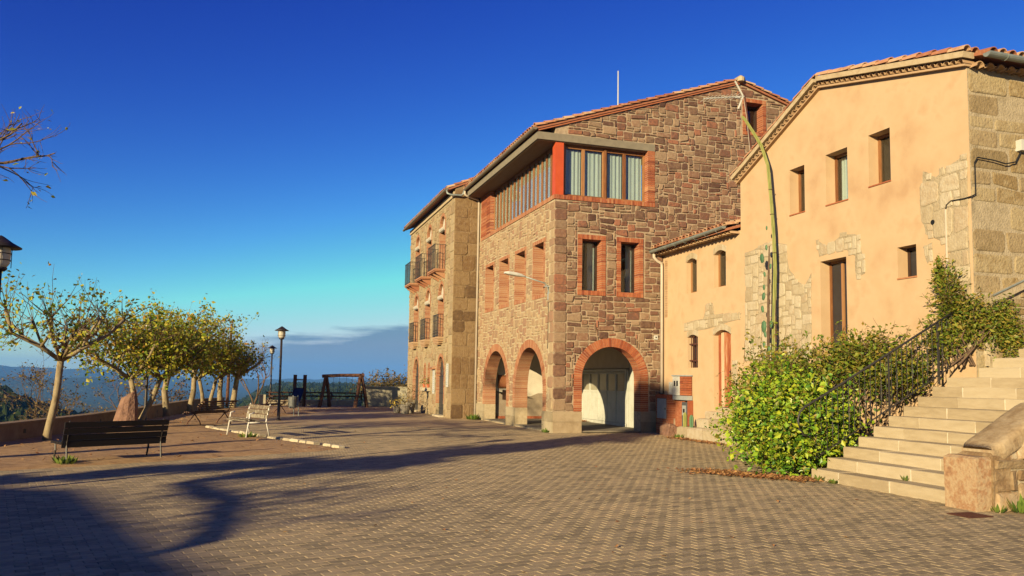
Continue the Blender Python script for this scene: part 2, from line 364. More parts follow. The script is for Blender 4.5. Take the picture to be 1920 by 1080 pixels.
def np_mesh(name, V, F, rnd, m, parent=None, origin=(0, 0, 0), kind=None, smooth=False):
    """V (n,3), F (k,3|4) -> one mesh"""
    me = bpy.data.meshes.new(name)
    V = np.asarray(V, dtype=np.float32) - np.array(origin, dtype=np.float32); F = np.asarray(F, dtype=np.int32)
    k, w = F.shape
    me.vertices.add(len(V)); me.vertices.foreach_set('co', V.ravel())
    me.loops.add(k*w); me.loops.foreach_set('vertex_index', F.ravel())
    me.polygons.add(k); me.polygons.foreach_set('loop_start', np.arange(0, k*w, w, dtype=np.int32))
    try: me.polygons.foreach_set('loop_total', np.full(k, w, dtype=np.int32))
    except Exception: pass
    me.materials.append(m)
    a = me.attributes.new('rnd', 'FLOAT', 'FACE'); a.data.foreach_set('value', np.asarray(rnd, dtype=np.float32))
    me.polygons.foreach_set('use_smooth', np.full(k, bool(smooth), dtype=bool))
    me.update(calc_edges=True); me.validate()
    return link(name, me, parent, origin, kind)

class Fr:                       # a wall plane: s along it, z up, n outwards
    def __init__(self, o, S, N): self.o = Vector(o); self.S = Vector(S); self.N = Vector(N)
    def P(self, s, z, n=0.0): return self.o + self.S*s + Vector((0, 0, z)) + self.N*n
    def box(self, mb, s0, s1, z0, z1, n0, n1, rnd=None, mi=0):
        P = self.P
        mb.hexa([P(s0, z0, n0), P(s1, z0, n0), P(s1, z0, n1), P(s0, z0, n1), P(s0, z1, n0), P(s1, z1, n0), P(s1, z1, n1), P(s0, z1, n1)], rnd, mi)

def arch_loop(sc, half, z0, spring, n=20, rise=None, pointed=False):
    rise = half if rise is None else rise
    pts = [(sc-half, z0), (sc+half, z0)]
    for i in range(n+1):
        a = PI*i/n
        pts.append((sc+half*math.cos(a), spring+rise*math.sin(a)))
    return pts
def rect_loop(s0, s1, z0, z1): return [(s0, z0), (s1, z0), (s1, z1), (s0, z1)]
def inside(pt, poly):
    x, y = pt; c = False; j = len(poly)-1
    for i in range(len(poly)):
        xi, yi = poly[i]; xj, yj = poly[j]
        if (yi > y) != (yj > y) and x < (xj-xi)*(y-yi)/(yj-yi+1e-12)+xi: c = not c
        j = i
    return c
def wall_mesh(mb, fr, outline, holes, depth, n=0.0, mi=0, back=True):
    pts = []; edges = []
    for lp in [outline]+list(holes):
        b = len(pts); pts += [Vector(p) for p in lp]
        edges += [(b+i, b+(i+1) % len(lp)) for i in range(len(lp))]
    v2, e2, f2, *_ = delaunay_2d_cdt(pts, edges, [], 0, 1e-5)
    keep = []
    for f in f2:
        c = sum((v2[i] for i in f), Vector((0, 0)))/len(f)
        if inside(c, outline) and not any(inside(c, h) for h in holes): keep.append(tuple(f))
    mb.add([fr.P(p.x, p.y, n) for p in v2], keep, 0.5, mi)
    if back: mb.add([fr.P(p.x, p.y, n-depth) for p in v2], [f[::-1] for f in keep], 0.5, mi)
    for lp in ([outline] if back else [])+list(holes):
        k = len(lp)
        mb.add([fr.P(*p, n) for p in lp]+[fr.P(*p, n-depth) for p in lp], [(i, (i+1) % k, (i+1) % k+k, i+k) for i in range(k)], 0.5, mi)

def vnoise(x, y, seed=0):
    """cheap smooth 2-D value noise, vectorised"""
    xi, yi = np.floor(x), np.floor(y); fx, fy = x-xi, y-yi
    fx = fx*fx*(3-2*fx); fy = fy*fy*(3-2*fy)
    def h(a, b): 
        t = np.sin(a*127.1+b*311.7+seed*74.7)*43758.5453
        return t-np.floor(t)
    return (h(xi, yi)*(1-fx)+h(xi+1, yi)*fx)*(1-fy)+(h(xi, yi+1)*(1-fx)+h(xi+1, yi+1)*fx)*fy
def fbm(x, y, seed=0, oct=4):
    s = 0; a = 0.5
    for i in range(oct):
        s = s+a*vnoise(x*2**i, y*2**i, seed+i); a *= 0.5
    return s
# --- stones -----------------------------------------------------------------
def pack(s0, s1, z0, z1, cell, sizes, blocked, rng):
    """random rubble packing; returns list of (s,z,w,h)"""
    nx, nz = int((s1-s0)/cell), int((z1-z0)/cell)
    cx, cz = (s1-s0)/nx, (z1-z0)/nz
    occ = np.zeros((nx, nz), dtype=bool)
    for i in range(nx):
        for k in range(nz):
            if blocked(s0+(i+.5)*cx, z0+(k+.5)*cz): occ[i, k] = True
    out = []
    for k in range(nz):
        i = 0
        while i < nx:
            if occ[i, k]: i += 1; continue
            w, h = rng.choice(sizes)
            while w > 1 and (i+w > nx or occ[i:i+w, k].any()): w -= 1
            while h > 1 and (k+h > nz or occ[i:i+w, k:k+h].any()): h -= 1
            occ[i:i+w, k:k+h] = True
            out.append((s0+i*cx, z0+k*cz, w*cx, h*cz)); i += w
    return out
def stone_geo(fr, s, z, w, h, rng, proud=0.03, joint=0.012, n=0.0, rough=1.0, warp=1.0):
    """12-sided bevelled stone: returns verts, faces"""
    j = joint*rng.uniform(0.7, 1.5)
    a, b = w/2-j, h/2-j
    a = max(a, 0.02); b = max(b, 0.02)
    c = min(a, b)*0.75*rough
    cs, cz = s+w/2, z+h/2
    pts = []
    for sx, sz in ((-1, -1), (1, -1), (1, 1), (-1, 1)):
        k1, k2 = rng.uniform(0.1, 0.55)*c, rng.uniform(0.1, 0.55)*c
        p1 = (sx*(a-k1), sz*b); p2 = (sx*a, sz*(b-k2))
        if sx*sz > 0: p1, p2 = p2, p1
        pts += [p1, p2]
    # order counter-clockwise starting at bottom-left
    pts = [pts[0], pts[1], pts[2], pts[3], pts[4], pts[5], pts[6], pts[7]]
    pts.sort(key=lambda p: math.atan2(p[1]/b, p[0]/a))
    pts = [(x+rng.uniform(-1, 1)*0.06*c, y+rng.uniform(-1, 1)*0.06*c) for x, y in pts]
    pr = proud*rng.uniform(0.5, 1.25)
    tx, tz = rng.uniform(-.3, .3)*pr, rng.uniform(-.3, .3)*pr
    ins = min(0.02, 0.22*min(a, b))
    V = []
    for x, y in pts: V.append(fr.P(cs+x, cz+y, n-0.01))
    for x, y in pts: V.append(fr.P(cs+x, cz+y, n+pr*0.55+tx*x/a*.5+tz*y/b*.5))
    for x, y in pts:
        f1, f2 = max(0.3, 1-ins/a), max(0.3, 1-ins/b)
        V.append(fr.P(cs+x*f1, cz+y*f2, n+pr+tx*x/a+tz*y/b+rng.uniform(-.12, .12)*pr))
    m = 8; F = []
    for q in (0, m):
        F += [(q+i, q+(i+1) % m, q+(i+1) % m+m, q+i+m) for i in range(m)]
    V.append(fr.P(cs+rng.uniform(-.2, .2)*a, cz+rng.uniform(-.2, .2)*b, n+pr*rng.uniform(0.95, 1.25)))
    F += [(2*m+i, 2*m+(i+1) % m, 3*m) for i in range(m)]
    if s > .05:
        A = np.array([tuple(v) for v in V]); ss = (A-np.array(fr.o))@np.array(fr.S); zz0 = A[:, 2]; wa = warp*min(.065, .2*min(w, h)+.016)
        ds = wa*(fbm(ss*2.9+3.1, zz0*2.9, 5, 3)-.44)*2.2; dz0 = wa*(fbm(ss*2.4+9.7, zz0*2.9+4, 9, 3)-.44)*2.8
        V = [Vector(v)+fr.S*float(a_)+Vector((0, 0, float(b_))) for v, a_, b_ in zip(V, ds, dz0)]
    return V, F
def lay_stones(parent, entries, limit, name, seed):
    """entries: (fr, s,z,w,h, mat, proud, joint, n); the largest in view become parts, the rest one part"""
    rng = random.Random(seed)
    def wt(e):
        fr, s, z, w, h = e[:5]; P = fr.P(s+w/2, z+h/2); d = CAMP-P
        return -w*h*abs(fr.N.dot(d.normalized()))/max(1, (CAMP-P).length_squared)
    entries = sorted(entries, key=wt)
    rest = {}
    for i, e in enumerate(entries):
        fr, s, z, w, h, m, proud, joint, n = e
        V, F = stone_geo(fr, s, z, w, h, rng, proud, joint, n)
        if i < limit:
            mb = MB(); mb.add(V, F, 0.0); c = fr.P(s+w/2, z+h/2, n)
            mb.build(name, m, parent, origin=c)
        else:
            rest.setdefault(m.name, (m, MB()))[1].add(V, F)
    for m, mb in rest.values():
        mb.build(name+'_work', m, parent, kind='stuff')

# --- bricks -----------------------------------------------------------------
def brick_run(mb, fr, s0, s1, z0, z1, n0, n1, along, pitch, gap=0.011, rng=random):
    """a row of bricks filling the rectangle; along = 's' (soldiers side by side) or 'z' (stacked)"""
    L = (s1-s0) if along == 's' else (z1-z0)
    k = max(1, round(L/pitch)); p = L/k; i_ = .0065
    fr.box(mb, s0+i_, s1-i_, z0+i_, z1-i_, n0+.001, n1-.010, mi=1)
    for i in range(k):
        e = rng.uniform(-.004, .004)
        if along == 's': fr.box(mb, s0+i*p+gap/2, s0+(i+1)*p-gap/2, z0+gap/2, z1-gap/2, n0, n1+e)
        else: fr.box(mb, s0+gap/2, s1-gap/2, z0+i*p+gap/2, z0+(i+1)*p-gap/2, n0, n1+e)
def brick_ring(mb, fr, sc, zc, r0, r1, n0, n1, a0=0.0, a1=PI, pitch=0.075, zs=1.0, rng=random):
    rm = r0; k = max(3, round((a1-a0)*rm/pitch))
    for i in range(k):
        t0 = a0+(a1-a0)*(i+.08)/k; t1 = a0+(a1-a0)*(i+.92)/k; e = rng.uniform(-.004, .004)
        q = [(r0, t0), (r1, t0), (r1, t1), (r0, t1)]
        P = [(sc+r*math.cos(t), zc+zs*r*math.sin(t)) for r, t in q]
        mb.hexa([fr.P(*p, n0) for p in P]+[fr.P(*p, n1+e) for p in P])
        t0 = a0+(a1-a0)*i/k; t1 = a0+(a1-a0)*(i+1)/k
        P = [(sc+r*math.cos(t), zc+zs*r*math.sin(t)) for r, t in ((r0+.006, t0), (r1-.006, t0), (r1-.006, t1), (r0+.006, t1))]
        mb.hexa([fr.P(*p, n0+.001) for p in P]+[fr.P(*p, n1-.010) for p in P], mi=1)
def brick_frame(parent, name, fr, s0, s1, z0, z1, w, n0, n1, m, pitch=0.072):
    """brick surround round an opening (s0..z1 is the opening)"""
    mb = MB()
    e = .010
    brick_run(mb, fr, s0-w, s1+w, z0-w, z0+e, n0, n1, 's', pitch)
    brick_run(mb, fr, s0-w, s1+w, z1-e, z1+w, n0, n1, 's', pitch)
    brick_run(mb, fr, s0-w, s0+e, z0+e, z1-e, n0, n1, 'z', pitch)
    brick_run(mb, fr, s1-e, s1+w, z0+e, z1-e, n0, n1, 'z', pitch)
    o = mb.build(name, [m, BMORTAR], parent, kind='stuff')
    return o
def curtain(fr, s0, s1, z0, z1, n, parent, folds=6, amp=0.025, m=None, name='curtain'):
    k = folds*6; V = []; F = []
    for i in range(k+1):
        t = i/k; s = s0+(s1-s0)*t; o = n+amp*math.sin(t*folds*2*PI)*(.7+.3*math.sin(t*11))
        V += [fr.P(s, z0, o), fr.P(s, z1, o*0.5+n*0.5)]
    for i in range(k): F.append((2*i, 2*i+2, 2*i+3, 2*i+1))
    mb = MB(); mb.add(V, F, 0.5)
    return mb.build(name, m or CURTAIN, parent, smooth=True)
def window(parent, fr, s0, s1, z0, z1, n, m=None, leaves=2, bars=0, fw=0.06, glass=None, room=True, curt=None, name='window'):
    """frame + glass panes (sub-parts); n = depth position of the frame's face"""
    m = m or DARKWOOD; t = 0.06
    mb = MB()
    fr.box(mb, s0, s0+fw, z0, z1, n-t, n); fr.box(mb, s1-fw, s1, z0, z1, n-t, n)
    fr.box(mb, s0+fw, s1-fw, z0, z0+fw, n-t, n); fr.box(mb, s0+fw, s1-fw, z1-fw, z1, n-t, n)
    W = s1-s0-2*fw
    for i in range(1, leaves):
        c = s0+fw+W*i/leaves; fr.box(mb, c-fw*.6, c+fw*.6, z0+fw, z1-fw, n-t, n+.008)
    for i in range(1, bars+1):
        c = z0+(z1-z0)*i/(bars+1); fr.box(mb, s0+fw, s1-fw, c-.02, c+.02, n-t+.01, n-.01)
    win = mb.build(name, m, parent)
    for i in range(leaves):
        a = s0+fw+W*i/leaves; b = s0+fw+W*(i+1)/leaves
        g = MB(); fr.box(g, a+.005, b-.005, z0+fw*.8, z1-fw*.8, n-.035, n-.029); g.build('pane', glass or GLASS, win)
    if curt:
        for (a, b) in curt: curtain(fr, s0+fw+W*a, s0+fw+W*b, z0+fw, z1-fw, n-.12, win)
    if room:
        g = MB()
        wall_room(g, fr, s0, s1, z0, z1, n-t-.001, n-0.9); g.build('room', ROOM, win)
    return win
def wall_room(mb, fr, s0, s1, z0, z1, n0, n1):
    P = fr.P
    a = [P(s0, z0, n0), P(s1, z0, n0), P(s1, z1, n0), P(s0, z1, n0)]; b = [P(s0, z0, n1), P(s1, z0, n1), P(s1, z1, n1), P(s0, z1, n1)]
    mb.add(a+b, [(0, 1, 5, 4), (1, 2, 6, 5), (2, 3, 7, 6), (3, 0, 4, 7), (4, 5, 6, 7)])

# --- curved roof tiles ---------------------------------------------------------
def tile_geo(a, b, r0, r1, up, n=6, thick=0.016):
    """half-round tile from a to b, radius r0 at a, r1 at b, opening down"""
    a, b, up = Vector(a), Vector(b), Vector(up); d = (b-a).normalized(); s = d.cross(up).normalized(); u = s.cross(d)
    V = []
    for c, r in ((a, r0), (b, r1)):
        for rr in (r, r-thick):
            for k in range(n+1):
                t = PI*k/n; V.append(c+s*rr*math.cos(t)+u*rr*math.sin(t))
    m = n+1; F = []
    for k in range(n):
        F += [(k, k+1, 2*m+k+1, 2*m+k), (m+k+1, m+k, 3*m+k, 3*m+k+1), (k, m+k, m+k+1, k+1), (2*m+k, 2*m+k+1, 3*m+k+1, 3*m+k)]
    F += [(0, 2*m, 3*m, m), (n, m+n, 3*m+n, 2*m+n)]
    return V, F

# --- leaves -------------------------------------------------------------------
def leaves_mesh(name, P, size, m, parent, origin, seed, up=0.3, kind='stuff', aspect=0.62, jitter=0.35, N=None):
    g = np.random.default_rng(seed); P = np.asarray(P, dtype=np.float64); k = len(P)
    d = g.normal(size=(k, 3)); d[:, 2] = d[:, 2]*0.7-0.15
    d /= np.linalg.norm(d, axis=1, keepdims=True)
    nn = g.normal(size=(k, 3)); nn[:, 2] += up*3
    s = np.cross(d, nn); s /= np.linalg.norm(s, axis=1, keepdims=True)+1e-9
    nrm = np.cross(s, d)
    L = size*(1+jitter*g.normal(size=(k, 1))); L = np.clip(L, size*.35, size*1.9)
    w = L*aspect*0.5
    V = np.stack([P, P+d*L*.45+s*w+nrm*w*.35, P+d*L, P+d*L*.45-s*w+nrm*w*.35, ], axis=1).reshape(-1, 3)
    b = np.arange(k)[:, None]*4
    F = np.concatenate([b+np.array([[0, 1, 2]]), b+np.array([[0, 2, 3]])], axis=1).reshape(-1, 3)
    r = np.repeat(g.random(k), 2)
    return np_mesh(name, V, F, r, m, parent, origin, kind)

def scatter_leaves_flat(name, P, size, m, seed, label, cat, group=None, kind='stuff'):
    g = np.random.default_rng(seed); P = np.asarray(P, float); k = len(P)
    a = g.random(k)*2*PI; d = np.stack([np.cos(a), np.sin(a), g.normal(size=k)*.25], 1); s = np.stack([-np.sin(a), np.cos(a), g.normal(size=k)*.3], 1)
    L = size*(.6+.8*g.random((k, 1))); w = L*.35
    V = np.stack([P, P+d*L*.5+s*w+[0, 0, .006], P+d*L, P+d*L*.5-s*w+[0, 0, .01]], 1).reshape(-1, 3)
    V[:, 2] = np.maximum(V[:, 2], P[:, 2].min())
    b = np.arange(k)[:, None]*4
    F = np.concatenate([b+np.array([[0, 1, 2]]), b+np.array([[0, 2, 3]])], 1).reshape(-1, 3)
    o = np_mesh(name, V, F, np.repeat(g.random(k), 2), m, None, (0, 0, 0), kind)
    return meta(o, label, cat, group)

# ================================================================== GROUND
PLATEAU = [(-15.2, -4.2), (-14.7, -3), (-11.3, 13.4), (-8.9, 23.6), (3, 24.0), (60, 24.5), (70, -70), (-70, -70), (-70, -12), (-17.5, -8)]
def pip(x, y, poly):
    c = np.zeros(x.shape, dtype=bool); j = len(poly)-1
    for i in range(len(poly)):
        xi, yi = poly[i]; xj, yj = poly[j]
        c ^= ((yi > y) != (yj > y)) & (x < (xj-xi)*(y-yi)/(yj-yi+1e-12)+xi); j = i
    return c
def pdist(x, y, poly):
    d = np.full(x.shape, 1e9)
    for i in range(len(poly)):
        ax, ay = poly[i]; bx, by = poly[(i+1) % len(poly)]
        ex, ey = bx-ax, by-ay; t = np.clip(((x-ax)*ex+(y-ay)*ey)/(ex*ex+ey*ey), 0, 1)
        d = np.minimum(d, np.hypot(x-ax-t*ex, y-ay-t*ey))
    return d
def smooth(a, b, x):
    t = np.clip((x-a)/(b-a), 0, 1); return t*t*(3-2*t)
def land(x, y):
    dx, dy = x-CAMP.x, y-CAMP.y
    r = np.hypot(dx, dy); phi = np.degrees(np.arctan2(dx, dy))-17.75      # degrees right of the view axis
    ins = pip(x, y, PLATEAU); d = np.where(ins, 0, pdist(x, y, PLATEAU))
    # near slope down from the terrace
    z = -0.35-np.minimum(d*0.55, 9+0.045*np.maximum(d-16, 0))
    z = np.maximum(z, -75)
    valley = -75+20*fbm(x/500, y/500, 3)
    z = np.where(d > 0, np.maximum(z, np.minimum(valley, z)), z)
    # wooded shelf to the right of the trees: gently descending, seen edge on
    w2 = smooth(-21, -15.5, phi)*smooth(190, 420, r)*(1-smooth(1500, 2300, r))
    shelf = -16.0+2.5*smooth(300, 1250, r)+3.0*(fbm(x/90, y/90, 7)-.5)+1.5*smooth(-14, -6, phi)
    z = z*(1-w2)+shelf*w2
    # dark wooded knoll at the far left
    kn = np.exp(-((phi+35.0)/5.2)**2)*np.exp(-((r-430)/150)**2)
    z = z+np.maximum(0, -9.5-z)*np.minimum(1, kn*1.25)*(0.9+.2*fbm(x/60, y/60, 5))
    # blue mountains on the horizon
    prof = -8+78*np.exp(-((phi+35.0)/8.5)**2)+30*np.exp(-((phi+27.5)/1.6)**2)+46*(fbm(phi*.30+40, r*0, 11, 3)-.45)+20*(fbm(phi*1.1+80, r*0, 13, 3)-.45)
    m1 = np.exp(-((r-6000)/1000)**2)
    z = z+m1*(prof+70+95*(fbm(x/650, y/650, 17, 5)-.47))*smooth(2300, 4600, r)
    m0 = np.exp(-((r-3500)/700)**2)*smooth(-20, -28, phi)
    z = z+m0*(60*(fbm(x/500, y/500, 21, 5))+20)
    return np.where(ins, -0.35, z)
rr = np.concatenate([np.linspace(8, 60, 40), np.geomspace(62, 600, 60), np.geomspace(620, 9500, 110)])
pp = np.radians(np.concatenate([np.linspace(-50, 25, 300), np.linspace(27, 308, 70)])+17.75)
PR, RR = np.meshgrid(pp, rr)
TX, TY = CAMP.x+RR*np.sin(PR), CAMP.y+RR*np.cos(PR)
TZ = land(TX, TY)
nr, npn = TX.shape
V = np.stack([TX, TY, TZ], -1).reshape(-1, 3)
V = np.concatenate([V, [[CAMP.x, CAMP.y, -0.35]]])
ii, jj = np.meshgrid(np.arange(nr-1), np.arange(npn), indexing='ij')
j2 = (jj+1) % npn
F = np.stack([ii*npn+jj, ii*npn+j2, (ii+1)*npn+j2, (ii+1)*npn+jj], -1).reshape(-1, 4)
ter = np_mesh('terrain', V, F, np.random.default_rng(1).random(len(F)), TERRAIN, smooth=True)
meta(ter, 'wooded hills and blue mountains falling away below the square', 'terrain', kind='structure')

# tree crowns that cover the near wooded slopes, nobody could count them
def forest():
    g = np.random.default_rng(5)
    n = 26000
    phi = np.concatenate([g.uniform(-21, 4, n//2), g.uniform(-46, -22, n//2)]); r = np.concatenate([g.uniform(170**.5, 1400**.5, n//2)**2, g.uniform(110**.5, 640**.5, n//2)**2])
    a = np.radians(phi+17.75); x, y = CAMP.x+r*np.sin(a), CAMP.y+r*np.cos(a); z = land(x, y)
    keep = (z < -1.5)
    x, y, z, r = x[keep], y[keep], z[keep], r[keep]; n = len(x)
    rad = g.uniform(1.6, 3.4, n)*(1+.25*(r > 500))
    # 13-vertex lumpy crown
    base = []; 
    for k, (h, q) in enumerate(((-.5, .65), (.05, 1.0), (.6, .62))):
        for i in range(5):
            t = 2*PI*(i+.5*(k % 2))/5; base.append((q*math.cos(t), q*math.sin(t), h))
    base.append((0, 0, 1.05)); base = np.array(base)
    fs = []
    for k in range(2):
        for i in range(5):
            p, q = k*5+i, k*5+(i+1) % 5
            if k % 2 == 0: fs += [(p, q, p+5), (q, (q-5*k) % 5+5*(k+1), p+5)]
            else: fs += [(p, q, 5*(k+1)+(i+1) % 5), (p, 5*(k+1)+(i+1) % 5, 5*(k+1)+i)]
    for i in range(5): fs.append((10+i, 10+(i+1) % 5, 15))
    fs = np.array(fs); m = len(base)
    Vv = base[None]*rad[:, None, None]*np.array([1, 1, 1.15])*(1+.28*g.normal(size=(n, m, 1)))
    Vv = Vv+np.stack([x, y, z+rad*.55], 1)[:, None, :]
    Ff = (np.arange(n)[:, None, None]*m+fs[None]).reshape(-1, 3)
    o = np_mesh('forest', Vv.reshape(-1, 3), Ff, np.repeat(g.random(n), len(fs)), FOREST, kind='stuff', smooth=False)
    meta(o, 'dark green wood covering the slopes below the terrace', 'forest')
forest()

# ---- paving ------------------------------------------------------------------
def paver_sheet_mat():
    m = bpy.data.materials.new('paving_far'); m.use_nodes = True
    n, l = m.node_tree.nodes, m.node_tree.links; b = n['Principled BSDF']; b.inputs['Roughness'].default_value = 0.9
    b.inputs['Specular IOR Level'].default_value = 0.2
    geo = n.new('ShaderNodeNewGeometry'); mp = n.new('ShaderNodeMapping'); mp.vector_type = 'TEXTURE'
    mp.inputs['Rotation'].default_value = (0, 0, R(15)); l.new(geo.outputs['Position'], mp.inputs[0])
    bt = n.new('ShaderNodeTexBrick'); l.new(mp.outputs[0], bt.inputs['Vector'])
    bt.inputs['Scale'].default_value = 1; bt.inputs['Brick Width'].default_value = 0.2; bt.inputs['Row Height'].default_value = 0.1
    bt.inputs['Mortar Size'].default_value = 0.004; bt.inputs['Color1'].default_value = (0.307, 0.230, 0.138, 1); bt.inputs['Color2'].default_value = (0.362, 0.271, 0.161, 1)
    bt.inputs['Mortar'].default_value = (0.272, 0.213, 0.132, 1)
    no = n.new('ShaderNodeTexNoise'); no.inputs['Scale'].default_value = 0.45; no.inputs['Detail'].default_value = 5; l.new(geo.outputs['Position'], no.inputs[0])
    mx = n.new('ShaderNodeMix'); mx.data_type = 'RGBA'; mx.blend_type = 'MULTIPLY'; mx.inputs['Factor'].default_value = 1
    cr = n.new('ShaderNodeValToRGB'); cr.color_ramp.elements[0].color = (0.72, 0.7, 0.7, 1); cr.color_ramp.elements[1].color = (1.2, 1.15, 1.1, 1); cr.color_ramp.elements[0].position = .3; cr.color_ramp.elements[1].position = .7
    l.new(no.outputs[0], cr.inputs[0]); l.new(bt.outputs[0], mx.inputs['A']); l.new(cr.outputs[0], mx.inputs['B']); l.new(mx.outputs['Result'], b.inputs['Base Color'])
    n2 = n.new('ShaderNodeTexNoise'); n2.inputs['Scale'].default_value = 120; l.new(geo.outputs['Position'], n2.inputs[0])
    bp = n.new('ShaderNodeBump'); bp.inputs['Strength'].default_value = 0.35; bp.inputs['Distance'].default_value = .006; l.new(n2.outputs[0], bp.inputs['Height']); l.new(bp.outputs[0], b.inputs['Normal'])
    return m
PAVFAR = paver_sheet_mat()
sq = MB(); poly = [(-15.4, -5.5), (-11.2, 13.4), (-8.8, 23.4), (3, 23.8), (60, 24.2), (65, -65), (-65, -65), (-65, -12), (-18, -8.3)]
sq.add([(x, y, -0.0065) for x, y in poly], [tuple(range(len(poly)))][::-1], 0.5)
square = sq.build('paved_square', PAVFAR); meta(square, 'open village square paved with small grey-tan concrete blocks', 'square', kind='structure')
DIRTPOLY = [(-17.5, -10.4), (-12.71, -8.24), (-10.43, -7.04), (-9.03, -6.19), (-7.38, -5.25), (-6.9, -4.75), (-7.71, -2.95), (-8.44, -1.41), (-9.58, 1.68), (-10.17, 3.26), (-9.5, 6.6), (-8.3, 9.7), (-6.9, 12.8), (-5.17, 16.2), (-3.1, 17.4), (-1.3, 18.0), (-1.1, 23.2), (-8.9, 23.3), (-11.3, 13.4), (-14.8, -3.2), (-16.5, -7)]
def frustum(x, y, margin=1.12):
    dx, dy = x-CAMP.x, y-CAMP.y
    dep = dx*math.sin(YAW)+dy*math.cos(YAW); lat = dx*math.cos(YAW)-dy*math.sin(YAW)
    return dep, lat, (dep > 3.6) & (np.abs(lat) < dep*960/FPX*margin+0.6)
e1 = np.array([math.sin(R(75)), math.cos(R(75))]); e2 = np.array([-e1[1], e1[0]])
ai, bi = np.meshgrid(np.arange(-180, 181), np.arange(-280, 330), indexing='ij')
ai = ai.ravel(); bi = bi.ravel()
cxy = ((ai+0.5*(bi % 2))*0.2)[:, None]*e1+(bi*0.1)[:, None]*e2+np.array([-5.0, -6.0])
cx, cy = cxy[:, 0], cxy[:, 1]
dep, lat, infr = frustum(cx, cy)
ok = infr & (dep < 27) & ~pip(cx, cy, DIRTPOLY) & ~((cx > 0.05) & (cy > 0.02)) & ~((cx > -1.15) & (cy > 8.8)) & ~((cx > 0.28) & (cy < -11.66)) & ~((cx > 3.0) & (cy < 0.1)) & pip(cx, cy, poly)
cx, cy, dep, lat = cx[ok], cy[ok], dep[ok], lat[ok]
gp = np.random.default_rng(8)
def paver_unit(hw=0.0985, hh=0.0488, ch=0.008, cl=0.0025):
    v = []
    for z, i, j in ((-0.02, 0, 0), (-ch*.7, 0, 0), (0, ch, cl)):
        v += [(-hw+i, -hh+j, z), (hw-i, -hh+j, z), (hw-i, hh-j, z), (-hw+i, hh-j, z)]
    f = [(8, 9, 10, 11)]
    for q in (0, 4):
        f += [(q+k, q+(k+1) % 4, q+(k+1) % 4+4, q+k+4) for k in range(4)]
    return np.array(v), np.array(f)
pv, pf = paver_unit()
inview = np.abs(lat) < dep*960/FPX*0.99
order = np.argsort(np.where(inview & (dep > 6.55), dep, 1e6))
ind = order[:300]; rest = np.ones(len(cx), bool); rest[ind] = False
me = bpy.data.meshes.new('paver'); me.from_pydata(pv.tolist(), [], pf.tolist()); me.materials.append(PAVER)
for i in ind:
    o = link('paver', me, square, (cx[i], cy[i], gp.uniform(-.0015, .001)))
    o.rotation_euler = (gp.normal()*.004, gp.normal()*.004, R(15)+gp.normal()*.008)
x, y = cx[rest], cy[rest]; n = len(x)
c, s = math.cos(R(15)), math.sin(R(15)); rot = np.array([[c, -s, 0], [s, c, 0], [0, 0, 1]])
pu = pv@rot.T
VV = pu[None]+np.stack([x, y, gp.uniform(-.0015, .001, n)], 1)[:, None, :]
tilt = gp.normal(size=(n, 2))*.004
VV[:, :, 2] += pu[None, :, 0]*tilt[:, :1]+pu[None, :, 1]*tilt[:, 1:]
FF = (np.arange(n)[:, None, None]*12+pf[None]).reshape(-1, 4)
np_mesh('paver_work', VV.reshape(-1, 3), FF, np.repeat(gp.random(n), len(pf)), PAVER, square, (0, 0, 0), kind='stuff')

# ---- dirt terrace with its kerb ------------------------------------------------
gx, gy = np.meshgrid(np.arange(-18, -0.9, 0.16), np.arange(-11, 23.6, 0.16), indexing='ij')
inp = pip(gx, gy, DIRTPOLY); dd = pdist(gx, gy, DIRTPOLY)
zz = 0.012+np.where(inp, np.minimum(dd*.12, .03), -.03)+.05*(fbm(gx*1.3, gy*1.3, 2)-.45)*np.clip(dd, 0, 1)
near = pdist(gx, gy, DIRTPOLY) < 0.35
keepv = inp | near
nx, ny = gx.shape; idx = np.arange(nx*ny).reshape(nx, ny)
q = np.stack([idx[:-1, :-1], idx[1:, :-1], idx[1:, 1:], idx[:-1, 1:]], -1).reshape(-1, 4)
kq = keepv.ravel()[q].all(1); q = q[kq]
dirt = np_mesh('dirt_terrace', np.stack([gx, gy, zz], -1).reshape(-1, 3), q, np.random.default_rng(2).random(len(q)), DIRT, smooth=True)
meta(dirt, 'bare brown earth terrace with benches and trees at the edge of the square', 'ground', kind='structure')
def kerb():
    rng = random.Random(4); line = [Vector((-6.85, -4.75, 0)), Vector((-7.66, -2.93, 0)), Vector((-8.38, -1.41, 0)), Vector((-9.5, 1.68, 0)), Vector((-10.1, 3.26, 0))]
    k = 0
    for a, b in zip(line, line[1:]):
        L = (b-a).length; n = max(1, round(L/0.42)); d = (b-a)/n
        for i in range(n):
            if rng.random() < .06: continue
            p = a+d*(i+.5); t = d.normalized(); s = Vector((-t.y, t.x, 0)); l = d.length*rng.uniform(.42, .48); h = rng.uniform(.05, .085); w = rng.uniform(.07, .1)
            mb = MB(); V = []
            for z, f in ((-.03, 1), (h*.7, 1), (h, .8)):
                for q, (sx, sy) in enumerate(((-1, -1), (1, -1), (1, 1), (-1, 1))): V.append(p+t*sx*l*f*rng.uniform(.93, 1.02)+s*sy*w*f*rng.uniform(.9, 1.05)+Vector((0, 0, z+rng.uniform(-.006, .006))))
            mb.add(V, [(8, 9, 10, 11)]+[(q+k2, q+(k2+1) % 4, q+(k2+1) % 4+4, q+k2+4) for q in (0, 4) for k2 in range(4)], 0)
            mb.build('kerb_stone', KERB, dirt, origin=p)
kerb()

